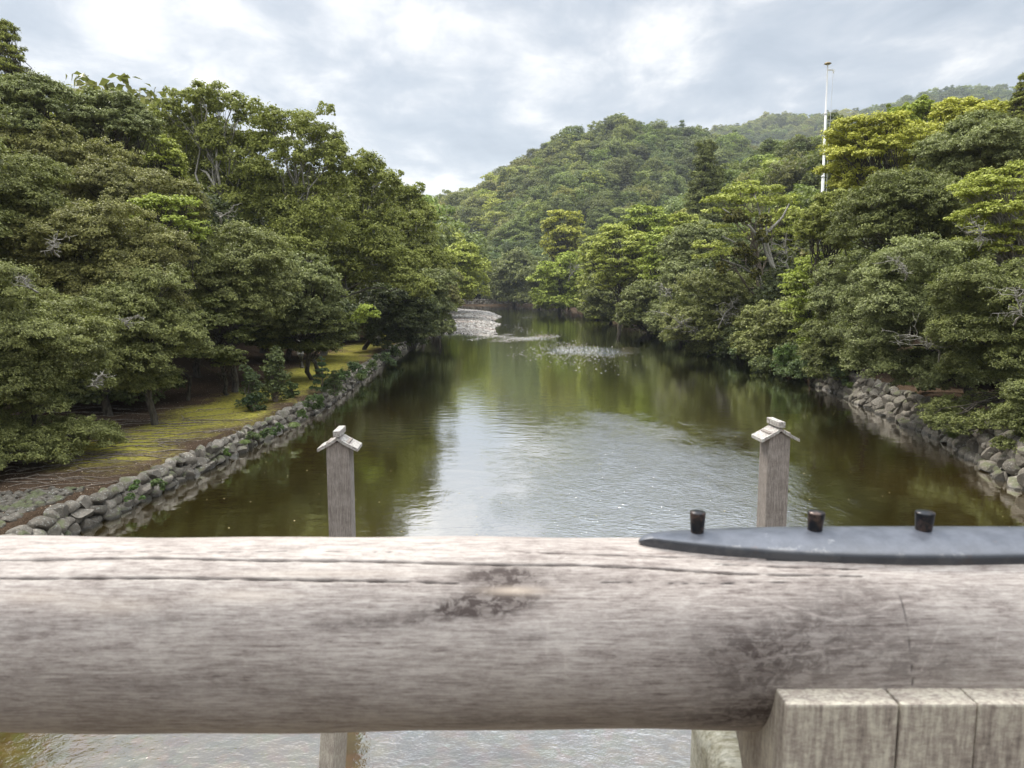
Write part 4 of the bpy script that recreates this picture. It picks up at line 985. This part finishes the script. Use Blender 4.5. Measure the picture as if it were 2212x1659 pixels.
jit = .0006*np.sin(TX*90)+.0004*np.sin(TX*210+1)
for pts, wd, dp in [([(-300,1208),(350,1210),(600,1216),(900,1219),(1250,1222),(1420,1228),(1560,1238),(1700,1244),(1900,1248)], .0017, .006), ([(-400,1244),(0,1249),(300,1252),(620,1255),(900,1260),(1020,1262)], .0014, .005),
                    ([(1130,1196),(1400,1199),(1600,1206),(1750,1212),(1905,1217)], .0011, .004), ([(1500,1214),(1700,1226),(1890,1233)], .0009, .003), ([(1250,1258),(1500,1262),(1750,1258)], .0006, .0015), ([(150,1194),(500,1196),(900,1198)], .0005, .001),
                    ([(1908,1214),(1930,1250),(1946,1300),(1960,1370),(1968,1430),(1972,1484),(1972,1530)], .0007, .0012)]:
    D, t_ = path_dist(pts); wv_ = wd*.62*(np.clip(4*np.minimum(t_, 1-t_)+.25, 0, 1)); g = np.exp(-((D+jit*.6)/wv_)**2); crack = np.maximum(crack, g*(.8 if dp == .0012 else 1)); rad_ -= g*dp
for pts, wd in [([(1640,1290),(1720,1318),(1800,1342),(1870,1330),(1930,1305),(1955,1298)], .0012), ([(1950,1298),(2100,1302),(2212,1318)], .0012), ([(1043,1492),(1060,1460),(1078,1410)], .0011), ([(1043,1492),(1028,1462)], .0010), ([(1180,1412),(1184,1345)], .0010), ([(1222,1440),(1218,1400)], .0009),
                ([(1650,1420),(1800,1400),(1950,1385)], .0008), ([(1260,1560),(1420,1540),(1600,1525)], .0008), ([(2080,1330),(2160,1350),(2150,1400)], .0009), ([(1990,1450),(2010,1400),(2030,1350)], .0008), ([(300,1400),(450,1390)], .0007)]:
    D, t_ = path_dist(pts); scratch = np.maximum(scratch, np.exp(-(D/wd)**2)*(.6+.4*np.sin(t_*40)))
def blob(X, Y, wx, wy, a, arr):
    x0, a0 = rail_hit(X, Y); arr += a*np.exp(-((TX-x0)/(wx*.0006))**2-((S-a0*RR)/(wy*.0006))**2)
for q in [(1085,1246,85,24,1.5),(1050,1304,75,22,1.7),(1010,1318,60,12,.8),(1140,1290,60,18,.4),(920,1335,70,18,.55),(800,1345,60,16,.5),(700,1350,60,12,.3),(330,1340,120,14,.3),(1130,1375,60,14,.4),(1500,1560,150,40,.5),(1620,1480,110,90,.45),(1700,1400,150,60,.45),(1100,1560,180,30,.45),(1800,1340,120,50,.4),
          (1650,1550,90,60,.6),(1330,1250,140,20,.25),(1850,1270,100,40,.35),(2050,1420,160,60,.35),(1900,1450,160,40,.25),(450,1480,260,30,.18),(1560,1400,100,40,.25),(2100,1280,90,20,.3),(40,1360,90,20,.25)]: blob(*q, dirt)
for q in [(1110,1276,55,9,.9),(250,1310,90,16,.35),(530,1290,100,14,.3),(80,1290,80,14,.3),(700,1242,200,8,.3)]: blob(*q, pale)
dirt += .35*np.clip((-TH-.35)/.5, 0, 1)*0
V = np.stack([TX, RC[1]-rad_*np.cos(TH), RC[2]+rad_*np.sin(TH)], -1).reshape(-1, 3)
a_, b__ = TX.shape; ii = np.arange(a_-1)[:, None]*b__; jj = np.arange(b__)[None, :]; j2 = (jj+1) % b__
F = np.stack([ii+jj, ii+b__+jj, ii+b__+j2, ii+j2], -1).reshape(-1, 4)
railing = empty('bridge_railing', (0, .919, CAMH-1.5), 'weathered round timber handrail across the foreground with a dark bolted iron strap', 'bridge railing')
O = np.array(railing.location)
link('handrail', npmesh('handrail', V-O, F, M_RAIL, True, {'crack': crack.ravel(), 'scratch': scratch.ravel(), 'dirt': np.clip(dirt, 0, 1).ravel(), 'pale': np.clip(pale, 0, 1).ravel()}), railing)

# iron strap over the joint
SX, SL_, SW = .535, .372, .050
m_iron, t, b = mat('blue_grey_iron'); v = mapping(t); n_ = noise(t, v, 30, 6, .7); ew = attrn(t, 'edge').outputs['Fac']
worn = smap(t, mathn(t, 'ADD', noise(t, v, 16, 6, .75), mathn(t, 'MULTIPLY', ew, .16)), .61, .71, 0, .55)
c = mixc(t, smap(t, n_, .3, .7), (.065, .072, .088), (.115, .125, .15)); c = mixc(t, worn, c, (.36, .36, .36))
c = mixc(t, smap(t, mathn(t, 'ADD', noise(t, v, 22, 5, .7), mathn(t, 'MULTIPLY', ew, .10)), .66, .74, 0, .6), c, (.17, .10, .07))
c = mixc(t, smap(t, ew, .2, .8, 0, .85), c, (.03, .032, .038)); t.links.new(c, b.inputs['Base Color']); b.inputs['Metallic'].default_value = .15; t.links.new(smap(t, n_, .3, .7, .28, .42), b.inputs['Roughness']); b.inputs['Specular IOR Level'].default_value = .8
t.links.new(bumpn(t, n_, .25, .002), b.inputs['Normal'])
nu, nv = 160, 44; U = np.sin(np.linspace(-math.pi/2, math.pi/2, nu)); Wn = np.linspace(-1, 1, nv)
hwid = SW*np.maximum(1-np.abs(U)**2.4, 0.0)**.75+.002
vv = []; ed = []
for u_, hw_ in zip(U, hwid):
    for k, wn in enumerate(Wn):
        e = 1-abs(wn); prof = .0085*min(1, (e/.10))**.5+.0075*(1-wn*wn)*(1-abs(u_)**4)
        if e < 1e-6: prof = -.004
        ang = math.pi/2+wn*hw_/RR; rr_ = RR+.001+prof*(min(1, (1-abs(u_))*22)**.5 if abs(u_) < .9999 else -.3)
        vv.append((SX+u_*SL_, RC[1]-rr_*math.cos(ang), RC[2]+rr_*math.sin(ang))); ed.append(max(0, 1-e*4))
i = (np.arange(nu-1)[:, None]*nv+np.arange(nv-1)[None, :]).ravel(); F = np.stack([i, i+nv, i+nv+1, i+1], -1)
strap = link('iron_strap', npmesh('iron_strap', np.array(vv)-O, F, m_iron, True, {'edge': ed}), railing)
m_bolt, t, b = mat('black_bolt'); v = mapping(t); c = mixc(t, smap(t, noise(t, v, 60, 5, .7), .45, .65), (.02, .022, .026), (.11, .075, .06))
t.links.new(c, b.inputs['Base Color']); b.inputs['Metallic'].default_value = .6; b.inputs['Roughness'].default_value = .33
m_rust, t, b = mat('rust'); b.inputs['Base Color'].default_value = (.30, .15, .07, 1); b.inputs['Roughness'].default_value = .9
for Xb, tl, rb in [(1506, .0, .0098), (1759, .05, .0105), (1994, .03, .0115), (2243, .0, .0115)]:
    zt_ = RC[2]+RR+.010; v_ = ray(Xb, 1152); x0 = v_[0]*(RC[1]/v_[1])
    prof = [(.0, .0), (rb*.80, .0), (rb*.84, .004), (rb*1.0, .027), (rb*1.03, .0285), (rb*.98, .0305), (0, .0312)]; sg = 28; ang = np.linspace(0, 2*math.pi, sg, endpoint=False)
    V = np.array([(r_*math.cos(a), r_*math.sin(a), z) for r_, z in prof for a in ang]); i = np.arange(len(prof)-1)[:, None]*sg; j = np.arange(sg)[None, :]
    F = np.stack([i+j, i+(j+1) % sg, i+sg+(j+1) % sg, i+sg+j], -1).reshape(-1, 4); V[:, 0] += V[:, 2]*tl
    bo = link('bolt', npmesh('bolt', V+np.array([x0, RC[1], zt_])-O, F, m_bolt, True), strap)
    V2, F2 = tube([(0, 0, -.002), (0, 0, .0015), (0, 0, .002)], [rb*1.0, rb*.92, rb*.8], 24); V2 += np.array([x0, RC[1], zt_+.001])-O
    # rust ring shares the bolt's mesh slot two
    me = bo.data; nb = len(me.vertices); bm = bmesh.new(); bm.from_mesh(me); vs = [bm.verts.new(p) for p in V2]; me.materials.append(m_rust)
    for f in F2:
        ff = bm.faces.new([vs[q] for q in f]); ff.material_index = 1; ff.smooth = True
    bm.to_mesh(me); bm.free()

# railing post: boards standing proud of the rail below, a seat behind and a rounded lower beam
zt_ = CAMH-.4547; xlft, xb1, xb2, xrt = .303, .4285, .515, .745
for a, b_, yo in ((xlft, xb1-.0012, 0), (xb1+.0012, xb2-.0006, .0006), (xb2+.0006, xrt, .001)):
    me = npmesh('post_board', *box(((a+b_)/2, .7655+.042+yo, zt_-.6), (b_-a, .084, 1.2)), M_POSTF); bevelled(me, .003, 2); o = link('post_board', me, railing)
    for v in me.vertices: v.co -= Vector(O)
V = []; prof = [(.840, zt_+.03), (1.06, zt_-.02), (1.03, zt_-.09), (.93, zt_-.17), (.90, zt_-.22), (.90, zt_-1.1), (.840, zt_-1.1)]
xa_, xz_ = xlft+.006, xrt-.006; n_ = len(prof)
me = bpy.data.meshes.new('post_core'); me.from_pydata([(xa_, y, z) for y, z in prof]+[(xz_, y, z) for y, z in prof], [], [list(range(n_))[::-1], list(range(n_, 2*n_))]+[[i, (i+1) % n_, (i+1) % n_+n_, i+n_] for i in range(n_)]); me.materials.append(M_POSTF)
o = link('post_core', me, railing)
for v in me.vertices: v.co -= Vector(O)
M_MOSSB = wood_material('mossy_beam', (.07, .065, .04), (.17, .16, .11), (.32, .31, .26), gs=(3, 6, 6), lich=.3)
me = npmesh('lower_beam', *box((1.0, 1.08, CAMH-.79), (1.40, .20, .20)), M_MOSSB); bevelled(me, .035, 4); o = link('lower_beam', me, railing)
for v in me.vertices: v.co -= Vector(O)
for p_ in me.polygons: p_.use_smooth = True

# ------------------------------------------------------------------ capped posts in the river
def cap_post(X, Yneck, wpx, d, yaw, label):
    p = at(X, Yneck, d); w_ = wpx*mpp(d)*.92; H = p[2]; root = empty('river_post', (p[0], d, 0), label, 'post', 'capped timber posts standing in the river'); root.rotation_euler = (0, 0, yaw)
    me = npmesh('shaft', *box((0, 0, (H-1.2+.06)/2), (w_, w_, H+1.26)), M_POST); bevelled(me, w_*.07, 3); link('shaft', me, root)
    hs, L, dr, th_ = w_*.86, w_*1.2, w_*.50, w_*.14; ns, z0 = 8, H+.16*w_
    for sg in (-1, 1):
        top_, bot_ = [], []
        for k in range(ns+1):
            f = k/ns; x = sg*hs*f; z = z0+dr*.42-dr*(f**.85); top_.append((x, z)); bot_.append((x, z-th_))
        pr = top_+bot_[::-1]; V = [(x, -L/2, z) for x, z in pr]+[(x, L/2, z) for x, z in pr]; n = len(pr); Fs = []
        for k in range(n): Fs.append([k, (k+1) % n, (k+1) % n+n, k+n])
        for k in range(ns):
            q = [k, k+1, n-2-k, n-1-k]; Fs.append(q[::-1]); Fs.append([v+n for v in q])
        me = bpy.data.meshes.new('roof_board'); me.from_pydata(V, [], Fs); me.materials.append(M_CAP); bm = bmesh.new(); bm.from_mesh(me); bmesh.ops.recalc_face_normals(bm, faces=bm.faces); bm.to_mesh(me); bm.free(); o = link('roof_board', me, root)
        if sg > 0:
            for v in me.vertices: v.co.x += .001; v.co.z += .001
    me = npmesh('ridge_beam', *box((0, 0, z0+dr*.42+w_*.10), (w_*.30, L*1.12, w_*.27)), M_CAP); bevelled(me, w_*.03, 2)
    for v in me.vertices: v.co.z += .05*w_*(abs(v.co.y)/(L*.56))**2
    link('ridge_beam', me, root)
cap_post(734, 957, 55, 13.0, R(2), 'grey capped post standing in the water before the mossy lawn, nearer the tree reflections')
cap_post(1675, 937, 53, 13.2, R(4), 'grey capped post standing in the water behind the iron strap')
# leaning pile under the bridge edge
p0 = at(723, 1560, 9.0); p1 = at(714, 1720, 8.9); ax_ = (p0-p1)/np.linalg.norm(p0-p1); a = p1-ax_*1.2; b_ = p0+ax_*1.4
q = Vector(ax_).to_track_quat('Z', 'Y'); Lp = float(np.linalg.norm(b_-a)); me = npmesh('bridge_pile', *box((0, 0, Lp/2), (.25, .25, Lp)), M_POSTF); bevelled(me, .02, 2)
o = link('bridge_pile', me); o.location = tuple(a); o.rotation_mode = 'QUATERNION'; o.rotation_quaternion = q; tag(o, 'pale leaning timber pile seen under the handrail', 'pile')

# ------------------------------------------------------------------ haze: a closed box of thin even air round everything
me = npmesh('haze', *box((500, 1850, 290), (6220, 4330, 600)), []); hz = link('haze', me); tag(hz, 'thin pale haze softening the far hills', 'haze', kind='stuff')
m = bpy.data.materials.new('thin_haze'); m.use_nodes = True; t = m.node_tree; t.nodes.clear(); pv = N(t, 'ShaderNodeVolumePrincipled'); pv.inputs['Color'].default_value = (.80, .87, .95, 1); pv.inputs['Density'].default_value = .00015; pv.inputs['Anisotropy'].default_value = .2
ou = N(t, 'ShaderNodeOutputMaterial'); t.links.new(pv.outputs[0], ou.inputs['Volume']); me.materials.append(m)
